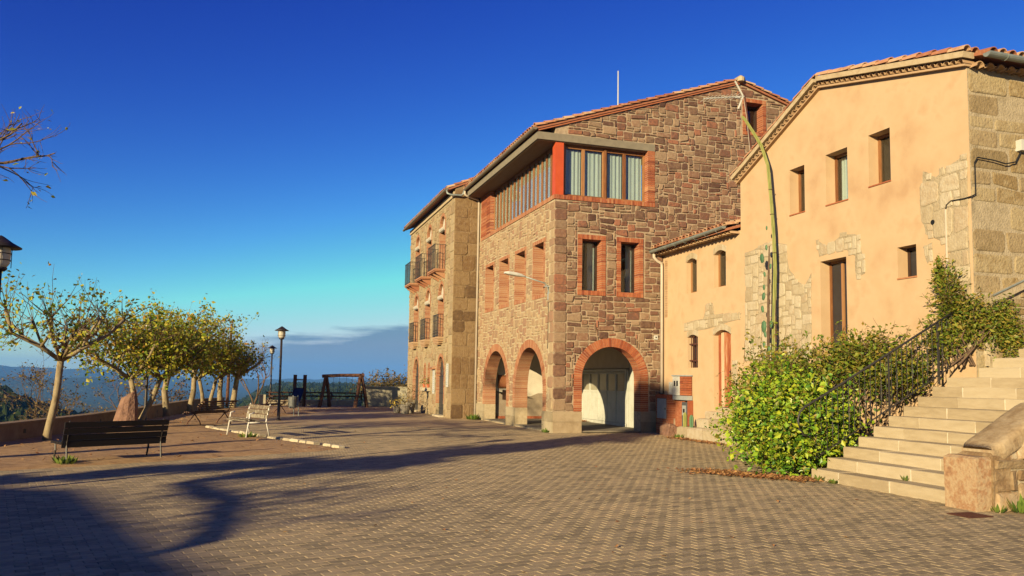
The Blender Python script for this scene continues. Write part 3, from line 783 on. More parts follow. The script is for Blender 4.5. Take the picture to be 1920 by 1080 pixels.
# ================================================================== STONE HOUSE (arcade, corner window)
FA = Fr((0, 0, 0), (1, 0, 0), (0, -1, 0))
FB = Fr((0, 0, 0), (0, 1, 0), (-1, 0, 0))
house = thing('stone_house', (0, 0, 0), 'three-storey brown rubble stone house with brick arcade and wooden corner window', 'house')
ARCH_A = (1.975, 1.015, 1.695)                    # centre, radius, spring
ARCHES_B = [(2.275, 1.425, 1.285), (6.18, 1.45, 1.26)]
WIN_A = [(0.93, 1.61, 4.46, 6.11), (2.28, 2.94, 4.46, 6.11)]
WIN_B = [(0.92, 1.88, 4.40, 6.11), (2.82, 3.84, 4.40, 6.11), (4.74, 5.74, 4.40, 6.11), (6.68, 7.68, 4.40, 6.11)]
ATTIC = (7.0, 7.68, 10.27, 11.31)
def gable_z(x): return 9.70+x*0.333 if x < 6.73 else 11.94-(x-6.73)*0.30
DEP = 0.45
# walls
mb = MB()
outA = [(0, -.3), (12.5, -.3), (12.5, gable_z(12.5)), (6.73, gable_z(6.73)), (0.0, gable_z(0)), (0, 9.43), (3.34, 9.43), (3.34, 7.31), (0, 7.31)]
holesA = [arch_loop(ARCH_A[0], ARCH_A[1], 0.02, ARCH_A[2], 24)]+[rect_loop(*w) for w in WIN_A]+[rect_loop(*ATTIC)]
wall_mesh(mb, FA, outA, holesA, DEP)
mb.build('wall', MORTAR_A, house)
mb = MB()
outB = [(.008, -.3), (8.89, -.3), (8.89, 9.2), (7.28, 9.2), (7.28, 7.31), (.008, 7.31)]
holesB = [arch_loop(a[0], a[1], 0.02, a[2], 24) for a in ARCHES_B]+[rect_loop(*w) for w in WIN_B]
wall_mesh(mb, FB, outB, holesB, DEP, n=0.004)
mb.build('wall', MORTAR_B, house)
# far sides so that the house is a solid
mb = MB()
mb.box((12.1, 0.46, -.3), (12.5, 9.5, 9.9)); mb.box((0.5, 9.1, -.3), (12.1, 9.5, 9.6)); mb.build('wall', MORTAR_A, house)
mb = MB(); mb.box((0.46, 0.46, 3.05), (12.1, 9.1, 3.25)); mb.box((0.46, 0.46, 6.75), (12.1, 9.1, 6.95)); mb.build('floor', PORCHWALL, house)

# brick work
rng = random.Random(11); random.seed(11)
def arch_bricks(fr, a, w, m, zb, n0=-0.44, n1=0.022, name='brick_arch'):
    mb = MB()
    brick_ring(mb, fr, a[0], a[2], a[1]-.004, a[1]+w, n0, n1, pitch=0.066)
    brick_run(mb, fr, a[0]-a[1]-w, a[0]-a[1]+.010, zb, a[2], n0, n1, 'z', 0.066)
    brick_run(mb, fr, a[0]+a[1]-.010, a[0]+a[1]+w, zb, a[2], n0, n1, 'z', 0.066)
    return mb.build(name, [m, BMORTAR], house, kind='stuff')
arch_bricks(FA, ARCH_A, 0.275, BRICK, 0.66)
for a in ARCHES_B: arch_bricks(FB, a, 0.27, BRICK_B, 0.64)
# plinth blocks under the piers
def plinth(fr, s0, s1, m, h=0.65):
    mb = MB(); fr.box(mb, s0, s1, -.2, h*.52, -.43, .045); mb.build('plinth_stone', m, house, origin=fr.P((s0+s1)/2, 0))
    mb = MB(); fr.box(mb, s0-.003, s1+.003, h*.52+.006, h, -.43, .05); mb.build('plinth_stone', m, house, origin=fr.P((s0+s1)/2, h*.5))
plinth(FA, 0.0, 0.955, PLINTH); plinth(FA, 2.995, 3.78, PLINTH)
plinth(FB, -0.042, 0.845, PLINTH_B); plinth(FB, 3.705, 4.725, PLINTH_B); plinth(FB, 7.635, 8.86, PLINTH_B)
for w in WIN_A: brick_frame(house, 'brick_surround', FA, *w, 0.145, -0.34, 0.03, BRICK)
for w in WIN_B: brick_frame(house, 'brick_surround', FB, *w, 0.125, -0.36, 0.022, BRICK_B)
brick_frame(house, 'brick_surround', FA, *ATTIC, 0.13, -0.34, 0.03, BRICK)
# soldier course that carries the long window band
mb = MB(); brick_run(mb, FA, -.03, 3.5, 7.32, 7.47, -.3, .035, 's', .068); mb.build('brick_sill', [BRICK, BMORTAR], house, kind='stuff')
mb = MB(); brick_run(mb, FB, 0.0, 8.62, 7.32, 7.47, -.3, .028, 's', .068); mb.build('brick_sill', [BRICK_B, BMORTAR], house, kind='stuff')
mb = MB(); brick_run(mb, FA, 3.24, 3.5, 7.47, 9.2, -.42, .03, 'z', .066); mb.build('brick_jamb', [BRICK, BMORTAR], house, kind='stuff')
mb = MB(); brick_run(mb, FB, 7.25, 7.75, 7.47, 9.18, -.3, .03, 'z', .066); brick_run(mb, FB, 7.76, 8.6, 7.47, 9.18, -.3, .026, 'z', .066); mb.build('brick_jamb', [BRICK, BMORTAR], house, kind='stuff')
# stones
def blockedA(s, z):
    if z < 0.68 and not (0.96 < s < 2.99): return True
    if s < 3.52 and z > 7.30 and z < 9.45: return True
    if z > gable_z(s)-0.06: return True
    a = ARCH_A
    if abs(s-a[0]) < a[1]+.29 and z < a[2]: return True
    if math.hypot(s-a[0], z-a[2]) < a[1]+.30: return True
    for w in WIN_A+[ATTIC]:
        if w[0]-.16 < s < w[1]+.16 and w[2]-.16 < z < w[3]+.16: return True
    if s > 3.85 and z < 5.6: return True
    return False
def blockedB(s, z):
    if z < 0.68 or z > 7.31: return True
    for a in ARCHES_B:
        if abs(s-a[0]) < a[1]+.28 and z < a[2]: return True
        if math.hypot(s-a[0], z-a[2]) < a[1]+.285: return True
    for w in WIN_B:
        if w[0]-.14 < s < w[1]+.14 and w[2]-.14 < z < w[3]+.14: return True
    return False
sizesA = [(2, 1), (3, 1), (4, 2), (5, 2), (3, 2), (4, 1), (6, 2), (4, 3), (2, 2), (3, 1), (5, 3), (2, 1), (6, 3), (3, 3)]
ent = []
for (s, z, w, h) in pack(0.42, 10.2, 0.66, 12.0, 0.085, sizesA, blockedA, rng): ent.append((FA, s, z, w, h, STONE_A, 0.034, 0.015, 0.0))
# quoins at the corner, seen on both faces
z = 0.68; k = 0
while z < 7.2:
    h = rng.uniform(.22, .38); h = min(h, 7.3-z)
    ent.append((FA, 0.0, z, .42 if k % 2 else .42, h, STONE_A, 0.03, 0.006, 0.0))
    ent.append((FB, 0.0, z, .30 if k % 2 else .44, h, STONE_B, 0.024, 0.006, 0.004)); z += h; k += 1
sizesB = [(2, 1), (2, 2), (3, 2), (3, 3), (2, 2), (4, 2), (1, 1), (2, 3), (4, 3), (3, 1)]
for (s, z, w, h) in pack(0.46, 8.8, 0.68, 7.31, 0.105, sizesB, blockedB, rng): ent.append((FB, s, z, w, h, STONE_B, 0.02, 0.02, 0.004))
lay_stones(house, ent, 300, 'stone', 12)

# windows behind the brick surrounds
for i, w in enumerate(WIN_A): window(house, FA, *w, -0.33, m=DARKWOOD, leaves=1, fw=0.05, curt=[(0.55, 0.98)] if i == 0 else [(0.05, .3), (0.6, 0.98)])
for w in WIN_B: window(house, FB, *w, -0.35, m=WOOD, leaves=2, fw=0.05)
window(house, FA, *ATTIC, -0.33, m=DARKWOOD, leaves=1, fw=0.07)
# concrete slab over the corner window, timber soffit
mb = MB(); mb.box((-.62, -.035, 9.19), (3.5, .40, 9.425)); mb.box((-.62, .40, 9.19), (-.0, 8.62, 9.425)); mb.build('lintel_slab', CONCRETE, house)
mb = MB(); mb.box((-.56, .02, 9.165), (.32, 8.55, 9.187)); mb.box((.32, .02, 9.165), (3.24, .40, 9.187)); mb.build('soffit', TIMBER, house)
# corner window band
mb = MB(); mb.box((0.02, 0.03, 7.475), (0.30, 0.30, 9.165)); mb.build('corner_post', REDPOST, house)
FAw = Fr((0, 0.22, 0), (1, 0, 0), (0, -1, 0)); FBw = Fr((0.14, 0, 0), (0, 1, 0), (-1, 0, 0))
def band(fr, s0, s1, n, m, wide=.10, prd=.05, gl=-.045, cu=-.13):
    W = (s1-s0)/n
    for i in range(n):
        a, b = s0+i*W, s0+(i+1)*W
        mb = MB(); mid = (a+b)/2
        fr.box(mb, a, a+wide, 7.475, 9.16, -.08, .0); fr.box(mb, b-.05, b, 7.475, 9.16, -.08, -.002); fr.box(mb, mid-.05, mid+.05, 7.55, 9.08, -.075, .006)
        fr.box(mb, a+wide, b-.05, 7.475, 7.56, -.08, .004); fr.box(mb, a+wide, b-.05, 9.06, 9.16, -.08, .004)
        fr.box(mb, a-.02, a+wide*.55, 7.475, 9.16, 0.0, prd)
        w = mb.build('window', m, house)
        for (p, q) in ((a+wide, mid-.05), (mid+.05, b-.05)):
            g = MB(); fr.box(g, p, q, 7.56, 9.06, gl, gl+.005); g.build('pane', GLASS, w)
            curtain(fr, p, q, 7.56, 9.06, cu, w, folds=4, amp=.03 if cu < -.1 else .012)
band(FAw, 0.32, 3.24, 2, WOOD, wide=.12)
band(FBw, 0.32, 7.24, 8, WOOD, wide=.075, prd=.012, gl=-.02, cu=-.045)
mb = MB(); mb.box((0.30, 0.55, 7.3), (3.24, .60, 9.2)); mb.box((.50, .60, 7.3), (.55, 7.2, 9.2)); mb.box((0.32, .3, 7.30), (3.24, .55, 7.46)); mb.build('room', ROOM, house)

# porch behind the arches
mb = MB(); mb.box((0.0, 0.0, -.2), (3.76, 7.8, 0.06)); mb.build('porch_floor', CONCRETE, house)
mb = MB(); mb.box((0.46, 7.8, 0), (3.76, 8.0, 3.05)); mb.box((3.62, 0.46, 0.0), (3.76, 1.95, 3.05)); mb.box((3.55, 1.95, 2.08), (3.76, 7.8, 3.05)); mb.box((0.46, .46, 2.98), (3.6, 7.8, 3.04)); mb.build('porch_wall', PORCHWALL, house)
def blob(fr, pts, m, name, parent, n=0.004):
    mb = MB(); c = [sum(p[0] for p in pts)/len(pts), sum(p[1] for p in pts)/len(pts)]
    k = len(pts); V = [fr.P(*p, -.01) for p in pts]+[fr.P(*p, n) for p in pts]+[fr.P(*c, n)]
    mb.add(V, [(i, (i+1) % k, k+(i+1) % k, k+i) for i in range(k)]+[(k+i, k+(i+1) % k, 2*k) for i in range(k)], .5)
    return mb.build(name, m, parent)
FP = Fr((0, 7.8, 0), (1, 0, 0), (0, -1, 0)); rg = random.Random(3)
blob(FP, [(0.5, .08), (3.55, .08), (3.55, .2)]+[(3.5-.3*i, 1.05+rg.uniform(-.1, .12)) for i in range(11)], DAMP, 'damp_patch', house)
mb = MB(); FP.box(mb, .5, 3.55, 0.06, .16, 0, .03); mb.build('skirting', BRICK, house)
mb = MB(); FP.box(mb, .58, 1.3, 1.28, 1.80, 0, .05); fo = mb.build('picture_frame', WOOD, house)
mb = MB(); FP.box(mb, .65, 1.23, 1.34, 1.74, .05, .056); mb.build('print', PICTURE, fo)
mb = MB(); FP.box(mb, .78, 1.2, .82, 1.2, 0, .04); mb.build('notice_panel', DARKWOOD, house)
# folding garage door inside the porch, facing the square
FG = Fr((3.5, 0, 0), (0, 1, 0), (-1, 0, 0))
gd = MB(); FG.box(gd, 2.0, 7.6, 1.96, 2.06, -.06, .03); FG.box(gd, 2.0, 2.12, .06, 1.96, -.06, .03); FG.box(gd, 2.0, 7.6, .06, .16, -.06, .02)
gdo = gd.build('garage_door', WHITEPAINT, house)
for i in range(7):
    a = 2.14+i*.775; b = a+.76
    mb = MB(); FG.box(mb, a, a+.05, .17, 1.95, -.04, .012); FG.box(mb, b-.05, b, .17, 1.95, -.04, .012); FG.box(mb, a+.05, b-.05, .17, .25, -.04, .012); FG.box(mb, a+.05, b-.05, 1.2, 1.28, -.04, .012); FG.box(mb, a+.05, b-.05, 1.88, 1.95, -.04, .012)
    FG.box(mb, a+.05, b-.05, .25, 1.2, -.03, -.002); lf = mb.build('leaf', WHITEPAINT, gdo)
    mb = MB(); FG.box(mb, a+.05, b-.05, 1.28, 1.88, -.02, -.014); mb.build('pane', mat('obscure_glass', [(0.26, 0.24, 0.17), (0.36, 0.34, 0.25)], scale=3, rough=0.25, bump=0.03), lf)
mb = MB(); FG.box(mb, 1.86, 1.93, .06, 2.0, -.05, .04); FG.box(mb, 1.5, 1.82, .06, 2.4, -.1, .0); mb.build('door_post', WHITEPAINT, house)

# roof: slab, verge tiles, eave tiles
mb = MB()
def roofp(x, y, t): return Vector((x, y, gable_z(x) + t if x >= 0 else 9.70+x*0.333+t))
for (xa, xb) in ((-.72, 6.73), (6.73, 13.0)):
    za, zb = (9.70+xa*.333, gable_z(xb)) if xa < 0 else (gable_z(xa), gable_z(xb))
    mb.hexa([(xa, -.10, za), (xb, -.10, zb), (xb, 9.6, zb), (xa, 9.6, za), (xa, -.10, za+.07), (xb, -.10, zb+.07), (xb, 9.6, zb+.07), (xa, 9.6, za+.07)])
roof = mb.build('roof', mat('roof_board', [(0.28, 0.10, 0.05), (0.36, 0.15, 0.08)], scale=6, bump=.3), house)
rt = random.Random(6)
def tile_row(p0, d, up, L, parent, m=TILE, n0=.42, r=.095, individual=True, lift=.02, name='roof_tile'):
    """a line of overlapping cover tiles going from p0 down-slope end upward along d"""
    k = int(L/(n0*.82)); mb = MB()
    for i in range(k):
        a = Vector(p0)+Vector(d)*(i*n0*.82)+Vector(up)*lift*.2; b = a+Vector(d)*n0+Vector(up)*(-.005)
        a = a+Vector(up)*(lift*rt.uniform(.9, 1.5))
        V, F = tile_geo(a, b, r*1.08*rt.uniform(.95, 1.05), r*.86, up)
        if individual:
            q = MB(); q.add(V, F, 0); q.build(name, m, parent, origin=a)
        else: mb.add(V, F)
    if not individual: mb.build(name+'_work', m, parent, kind='stuff')
dl = Vector((1, 0, .333)).normalized(); ul = Vector((-.333, 0, 1)).normalized()
tile_row(roofp(-.72, -.06, .08), dl, ul, 7.75, roof)
tile_row(roofp(-.72, .14, .07), dl, ul, 7.75, roof)
dr = Vector((-1, 0, .30)).normalized(); ur = Vector((.30, 0, 1)).normalized()
tile_row(roofp(12.9, -.06, .08), dr, ur, 6.3, roof); tile_row(roofp(12.9, .14, .07), dr, ur, 6.3, roof, individual=False)
for k in range(2, 44): tile_row(roofp(-.74, -.06+.21*k, .075), dl, ul, .5, roof)
for k in range(2, 46): tile_row(roofp(-.35, -.06+.205*k, .075), dl, ul, 7.2, roof, individual=False) if k % 3 == 0 else None
mb = MB(); V, F = tile_geo((6.73, -.16, 11.99), (6.73, 9.5, 11.99), .17, .15, (0, 0, 1), n=8); mb.add(V, F); mb.lathe((6.73, -.12, 12.0), [(.0, -.08), (.14, -.05), (.15, .08), (.05, .16)], 10); mb.build('ridge_tile', VERGE, roof)
# mortar under the verge tiles
mb = MB(); mb.hexa([roofp(-.6, -.07, -.06), roofp(6.73, -.07, -.06), roofp(6.73, 0, -.06), roofp(-.6, 0, -.06), roofp(-.6, -.07, .0), roofp(6.73, -.07, .0), roofp(6.73, 0, 0), roofp(-.6, 0, 0)]); mb.build('verge_board', mat('verge_red', [(0.32, 0.10, 0.045), (0.42, 0.15, 0.07)], scale=8, bump=.3), roof)
# gutter and downpipe
def half_gutter(mb, a, b, r, n=8, th=.006):
    a, b = Vector(a), Vector(b); d = (b-a).normalized(); s = d.cross(Vector((0, 0, 1))).normalized(); V = []; F = []
    for c in (a, b):
        for rr in (r, r-th):
            for k in range(n+1):
                t = PI+PI*k/n; V.append(c+s*rr*math.cos(t)+Vector((0, 0, rr*math.sin(t))))
    m = n+1
    for k in range(n): F += [(k, k+1, 2*m+k+1, 2*m+k), (m+k+1, m+k, 3*m+k, 3*m+k+1)]
    F += [(0, 2*m, 3*m, m), (n, m+n, 3*m+n, 2*m+n), tuple(range(0, m)), tuple(range(2*m, 3*m))]
    mb.add(V, F)
mb = MB(); half_gutter(mb, (-.72, -.12, 9.52), (-.72, 8.75, 9.50), .075); mb.build('gutter', GUTTER, house)
mb = MB(); mb.tube([(-.72, 8.68, 9.45), (-.72, 8.68, 9.30), (-.66, 8.69, 9.24), (-.16, 8.77, 9.14), (-.08, 8.78, 9.06), (-.08, 8.78, .35)], .045, 10); mb.build('downpipe', PIPECREAM, house, smooth=True)
mb = MB(); mb.tube([(-.08, 8.78, .42), (-.08, 8.78, .0)], .055, 10); mb.build('downpipe_shoe', GUTTER, house)
# downpipe at the inner corner towards the plaster wing
mb = MB(); mb.tube([(3.44, -.08, 5.78), (3.44, -.08, 5.66), (3.55, -.085, 5.54), (3.70, -.09, 5.48), (3.72, -.09, 5.38), (3.72, -.09, 1.25)], .05, 10); mb.build('downpipe', PIPECREAM, house, smooth=True)
# small square box with a dark hole beside the arch
mb = MB(); FA.box(mb, 3.46, 3.59, 2.98, 3.12, 0, .06); so = mb.build('socket_box', PLASTICWHITE, house)
mb = MB(); FA.box(mb, 3.505, 3.55, 3.03, 3.075, .06, .064); mb.build('hole', BLACK, so)

# ---- street lamp on the wall bracket
wl_ = thing('wall_lamp', (0, .4, 4.4), 'grey street lamp head on a bent arm fixed to the stone wall', 'lamp')
mb = MB(); mb.tube([(-.02, .4, 4.1), (-.03, .4, 4.42), (-.06, .4, 4.58), (-.16, .4, 4.68), (-.86, .4, 4.86)], .022, 8); mb.build('arm', ZINC, wl_, smooth=True)
mb = MB(); mb.box((-.05, .36, 4.15), (.0, .44, 4.4)); mb.box((-.16, .37, 4.56), (.0, .43, 4.60)); mb.build('bracket', METALGREY, wl_)
mb = MB()
for sgn in (0,):
    pts = [(-.84, .05, .03), (-.95, .075, .06), (-1.1, .10, .075), (-1.38, .10, .07), (-1.5, .06, .04)]
    V = []; F = []
    for i, (x, w, h) in enumerate(pts):
        zc = 4.85+(-.84-x)*.12
        for (sy, sz) in ((-1, 0), (-.75, 1), (.75, 1), (1, 0), (.85, -.35), (-.85, -.35)): V.append((x, .4+w*sy, zc+h*sz))
    for i in range(len(pts)-1):
        for k in range(6): F.append((i*6+k, i*6+(k+1) % 6, (i+1)*6+(k+1) % 6, (i+1)*6+k))
    F += [tuple(range(6)), tuple(range(24, 30))]
    mb.add(V, F)
mb.build('lamp_head', PLASTICWHITE, wl_, smooth=False)
mb = MB(); mb.tube([(-.025, .42, 4.15), (-.028, .42, 3.2), (-.026, .43, 2.75), (-.022, .47, 2.62)], .008, 5); mb.build('cable', BLACK, wl_)
# ---- white roof mast
mb = MB(); mb.tube([(3.58, 3, 10.85), (3.58, 3, 13.06)], [.028, .02], 8); o = mb.build('roof_mast', PLASTICWHITE, origin=(3.58, 3, 10.85)); meta(o, 'thin white mast standing alone on the tiled roof', 'mast')

# ================================================================== OLD HOUSE WITH BALCONIES
FC = Fr((-1.09, 8.89, 0), (0, 1, 0), (-1, 0, 0)); FCE = Fr((-1.09, 8.89, 0), (1, 0, 0), (0, -1, 0))
old = thing('old_house', (-1.09, 8.89, 0), 'sand-coloured old stone house with six iron balconies beside the brown house', 'house')
LC = 9.75
TOPW = [(2.16, .47), (4.94, .47), (7.73, .45)]; MIDW = [(2.16, .47), (4.94, .47), (7.76, .47)]
DOORS = [(1.97, .66), (7.42, .66)]; LANC = [(4.36, .19), (5.28, .19)]
holes = [arch_loop(c, h, 6.34, 8.32, 12) for c, h in TOPW]+[arch_loop(c, h, 3.42, 5.30, 12) for c, h in MIDW]
holes += [arch_loop(c, h, 0.06, 1.72, 14, rise=.86) for c, h in DOORS]+[arch_loop(c, h, 1.22, 2.0, 10, rise=.28) for c, h in LANC]
mb = MB(); wall_mesh(mb, FC, [(0, -.4), (LC, -.4), (LC, 9.42), (0, 9.42)], holes, .45); mb.build('wall', MORTAR_C, old)
def cz(x): return 9.60+x*.43
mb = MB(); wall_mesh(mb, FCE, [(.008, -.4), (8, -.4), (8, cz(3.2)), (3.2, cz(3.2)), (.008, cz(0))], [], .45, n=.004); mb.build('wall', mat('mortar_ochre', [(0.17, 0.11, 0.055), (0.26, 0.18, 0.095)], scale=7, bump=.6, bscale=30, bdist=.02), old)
mb = MB(); mb.box((6.9, 9.36, -.4), (7.3, 18.6, 9.6)); mb.box((-.64, 18.2, -.4), (6.9, 18.64, 9.6)); mb.box((-.64, 9.36, 5.9), (6.9, 18.2, 6.1)); mb.box((-.64, 9.36, 2.9), (6.9, 18.2, 3.1)); mb.build('wall', MORTAR_C, old)
rng = random.Random(21)
# brick dressings
def dress(fr, c, h, z0, spring, rise, w, m, parent, n0=-.42, n1=.015):
    mb = MB(); zs = rise/h
    k = max(5, round(PI*h/.07))
    for i in range(k):
        t0, t1 = PI*(i+.06)/k, PI*(i+.94)/k
        P = [(c+r*math.cos(t), spring+(rise+(r-h))*math.sin(t)) for r, t in ((h-.004, t0), (h+w, t0), (h+w, t1), (h-.004, t1))]
        mb.hexa([fr.P(*p, n0) for p in P]+[fr.P(*p, n1) for p in P])
    brick_run(mb, fr, c-h-w, c-h+.012, z0, spring, n0, n1, 'z', .068); brick_run(mb, fr, c+h-.012, c+h+w, z0, spring, n0, n1, 'z', .068)
    return mb.build('brick_surround', [m, BMORTAR], parent, kind='stuff')
for c, h in TOPW: dress(FC, c, h, 6.36, 8.32, h, .13, BRICK_B, old)
for c, h in MIDW: dress(FC, c, h, 3.44, 5.30, h, .13, BRICK_B, old)
for c, h in DOORS: dress(FC, c, h, .55, 1.72, .86, .14, BRICK_B, old)
for c, h in LANC: dress(FC, c, h, 1.22, 2.0, .28, .09, BRICK_B, old)
# stones
def blockedC(s, z):
    for lst, z0, zt in ((TOPW, 6.2, 8.32), (MIDW, 3.3, 5.30)):
        for c, h in lst:
            if abs(s-c) < h+.16 and z0 < z < zt: return True
            if z >= zt and math.hypot(s-c, z-zt) < h+.15: return True
    for c, h in DOORS:
        if abs(s-c) < h+.16 and z < 1.72: return True
        if z >= 1.72 and math.hypot((s-c)/(h+.15), (z-1.72)/1.0) < 1: return True
    if 4.0 < s < 5.6 and 1.15 < z < 2.5: return True
    return False
ent = []
sizesC = [(2, 1), (3, 2), (2, 2), (4, 2), (3, 1), (1, 1), (3, 3), (4, 3)]
for (s, z, w, h) in pack(0.62, LC-.02, 0.0, 9.15, .115, sizesC, blockedC, rng): ent.append((FC, s, z, w, h, STONE_C, .022, .02, 0.0))
z = 0.0; k = 0
while z < 9.1:
    h = rng.uniform(.3, .46); h = min(h, 9.2-z); ent.append((FC, 0.0, z, .62 if k % 2 else .5, h, STONE_C, .02, .008, 0.0)); z += h; k += 1
z = 0.0; k = 0
while z < 9.45:
    h = min(rng.uniform(.42, .72), 9.5-z); s = 0.0
    first = rng.uniform(.38, .78)
    while s < 1.09:
        w = first if s == 0 else rng.uniform(.3, .6); w = min(w, 1.1-s) if 1.09-s-w > .16 else 1.1-s
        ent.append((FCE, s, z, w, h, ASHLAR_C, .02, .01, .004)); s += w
    z += h; k += 1
lay_stones(old, ent, 300, 'stone', 22)
# windows with rolled blinds
def arch_window(c, h, z0, spring, rise, n, parent, door=False):
    mb = MB(); fr = FC; t = .05
    fr.box(mb, c-h, c-h+.07, z0, spring, n-t, n); fr.box(mb, c+h-.07, c+h, z0, spring, n-t, n); fr.box(mb, c-.04, c+.04, z0, spring, n-t, n+.006)
    fr.box(mb, c-h+.07, c+h-.07, z0, z0+.12, n-t, n-.002); fr.box(mb, c-h, c+h, spring-.03, spring+.04, n-t, n+.003)
    w = mb.build('window', WOOD, parent)
    g = MB(); lp = arch_loop(c, h, z0, spring, 12, rise=rise); g.add([fr.P(*p, n-.04) for p in lp], [tuple(range(len(lp)))]); g.build('pane', DARKGLASS, w)
    return w
for lst, z0, sp in ((TOPW, 6.36, 8.32), (MIDW, 3.44, 5.30)):
    for c, h in lst:
        w = arch_window(c, h, z0, sp, h, -.3, old)
        mb = MB(); mb.tube([FC.P(c-h+.03, sp-.12, -.02), FC.P(c+h-.03, sp-.12, -.02)], .11, 10)
        lp = arch_loop(c, h-.03, sp-.05, sp, 10); mb.add([FC.P(*p, -.10) for p in lp], [tuple(range(len(lp)))]); mb.build('rolled_blind', mat('blind_slats', [(0.42, 0.38, 0.30), (0.56, 0.52, 0.42)], scale=8, bump=.3, bscale=30), w)
# doors with iron grilles
for c, h in DOORS:
    lp = arch_loop(c, h, .06, 1.72, 14, rise=.86)
    mb = MB(); mb.add([FC.P(*p, -.13) for p in lp], [tuple(range(len(lp)))]); do = mb.build('door', mat('door_dark', [(0.035, 0.033, 0.035), (0.07, 0.065, 0.06)], scale=4, rough=.4, bump=.1), old)
    mb = MB()
    for i in range(9):
        s = c-h+.08+i*(2*h-.16)/8; zt = 1.72+.86*math.sqrt(max(0, 1-((s-c)/h)**2))
        mb.tube([FC.P(s, .08, -.10), FC.P(s, 1.72, -.10)], .011, 5)
    for i in range(9):
        a = PI*(i+.5)/9; mb.tube([FC.P(c, 1.72, -.10), FC.P(c+h*.95*math.cos(a), 1.72+.82*math.sin(a), -.10)], .011, 5)
    for zb in (.35, 1.0, 1.72): FC.box(mb, c-h, c+h, zb-.02, zb+.02, -.11, -.09)
    mb.build('grille', IRON, do)
    mb = MB(); FC.box(mb, c-h-.05, c+h+.05, -.1, .07, -.4, .18); mb.build('doorstep', KERB, old)
for c, h in LANC:
    lp = arch_loop(c, h, 1.22, 2.0, 10, rise=.28); mb = MB(); mb.add([FC.P(*p, -.26) for p in lp], [tuple(range(len(lp)))]); mb.build('window', DARKGLASS, old)
mb = MB(); FC.box(mb, 3.95, 5.65, 1.05, 1.2, -.1, .14); mb.build('window_sill', KERB, old)
# balconies
def balcony(s0, s1, zf, p, hr, parent, stone):
    mb = MB(); FC.box(mb, s0, s1, zf-.07, zf, 0, p); FC.box(mb, s0+.03, s1-.03, zf-.12, zf-.072, 0, p-.03)
    if stone:
        for (q, dz) in ((.06, .2), (.14, .27), (.24, .33)): FC.box(mb, s0+q, s1-q, zf-dz, zf-dz+.068, 0, p*(1-q))
    bo = mb.build('balcony', BRICK_B if not stone else CORBEL, parent)
    if not stone:
        for s in (s0+.15, (s0+s1)/2, s1-.15):
            mb = MB(); mb.prism([FC.P(s-.05, zf-.125, 0), FC.P(s-.05, zf-.125, p*.85), FC.P(s-.05, zf-.22, p*.7), FC.P(s-.05, zf-.42, 0)], FC.S*.1); mb.build('bracket', BRICK_B, bo)
    mb = MB(); e = .02
    FC.box(mb, s0, s1, zf+hr-.02, zf+hr, p-.035, p); FC.box(mb, s0, s0+.03, zf+hr-.02, zf+hr, 0, p-.036); FC.box(mb, s1-.03, s1, zf+hr-.02, zf+hr, 0, p-.036)
    FC.box(mb, s0, s1, zf+hr*.72, zf+hr*.72+.014, p-.03, p-.008); FC.box(mb, s0, s1, zf+.05, zf+.065, p-.03, p-.008)
    k = int((s1-s0)/.11)
    for i in range(k+1):
        s = s0+.012+(s1-s0-.024)*i/k; FC.box(mb, s-.007, s+.007, zf, zf+hr-.02, p-.025, p-.011)
    for s in (s0+.012, s1-.012):
        q = 0.0
        while q < p-.08: FC.box(mb, s-.007, s+.007, zf, zf+hr-.02, q+.03, q+.044); q += .11
    if stone:
        for i in range(k):
            s = s0+(s1-s0)*(i+.5)/k
            for zc in (.12, .24): mb.tube([FC.P(s+.045*math.cos(t), zf+zc+.05*math.sin(t), p-.018) for t in [2*PI*j/8 for j in range(9)]], .006, 4)
    mb.build('railing', IRON, bo)
for (a, b) in ((10.0, 11.5), (12.9, 14.4), (15.7, 17.15)): balcony(a-8.89+.30, b-8.89+.30, 6.34, .5, 1.07, old, False)
for (a, b) in ((10.45, 11.6), (13.25, 14.4), (16.05, 17.2)): balcony(a-8.89, b-8.89, 3.42, .25, .98, old, True)
# cornice, roof
mb = MB(); FC.box(mb, -.02, LC+.05, 9.20, 9.42, 0.0, .06); mb.build('cornice', VERGE, old)
mb = MB()
def rc(x, y, t): return Vector((x, y, cz(x+1.09)+t))
mb.hexa([rc(-1.42, 8.83, -.02), rc(2.1, 8.83, -.02), rc(2.1, 18.8, -.02), rc(-1.42, 18.8, -.02), rc(-1.42, 8.83, .05), rc(2.1, 8.83, .05), rc(2.1, 18.8, .05), rc(-1.42, 18.8, .05)])
mb.hexa([(2.1, 8.83, cz(3.19)-.02), (7.4, 8.83, 9.6), (7.4, 18.8, 9.6), (2.1, 18.8, cz(3.19)-.02), (2.1, 8.83, cz(3.19)+.05), (7.4, 8.83, 9.67), (7.4, 18.8, 9.67), (2.1, 18.8, cz(3.19)+.05)])
rf = mb.build('roof', MATS['roof_board'], old)
dc = Vector((1, 0, .43)).normalized(); uc = Vector((-.43, 0, 1)).normalized()
tile_row(rc(-1.42, 8.9, .06), dc, uc, 3.6, rf); tile_row(rc(-1.42, 9.1, .05), dc, uc, 3.6, rf)
for k in range(2, 47): tile_row(rc(-1.46, 8.9+.21*k, .055), dc, uc, .45, rf)
mb = MB(); half_gutter(mb, (-1.46, 8.8, 9.50), (-1.46, 18.85, 9.48), .07); mb.build('gutter', GUTTER, old)
mb = MB(); mb.tube([(-1.46, 8.86, 9.44), (-1.44, 8.8, 9.30), (-1.30, 8.76, 9.24), (-.86, 8.74, 9.24), (-.78, 8.72, 9.3), (-.74, 8.68, 9.46)], .042, 8); mb.build('downpipe', ZINC, old, smooth=True)
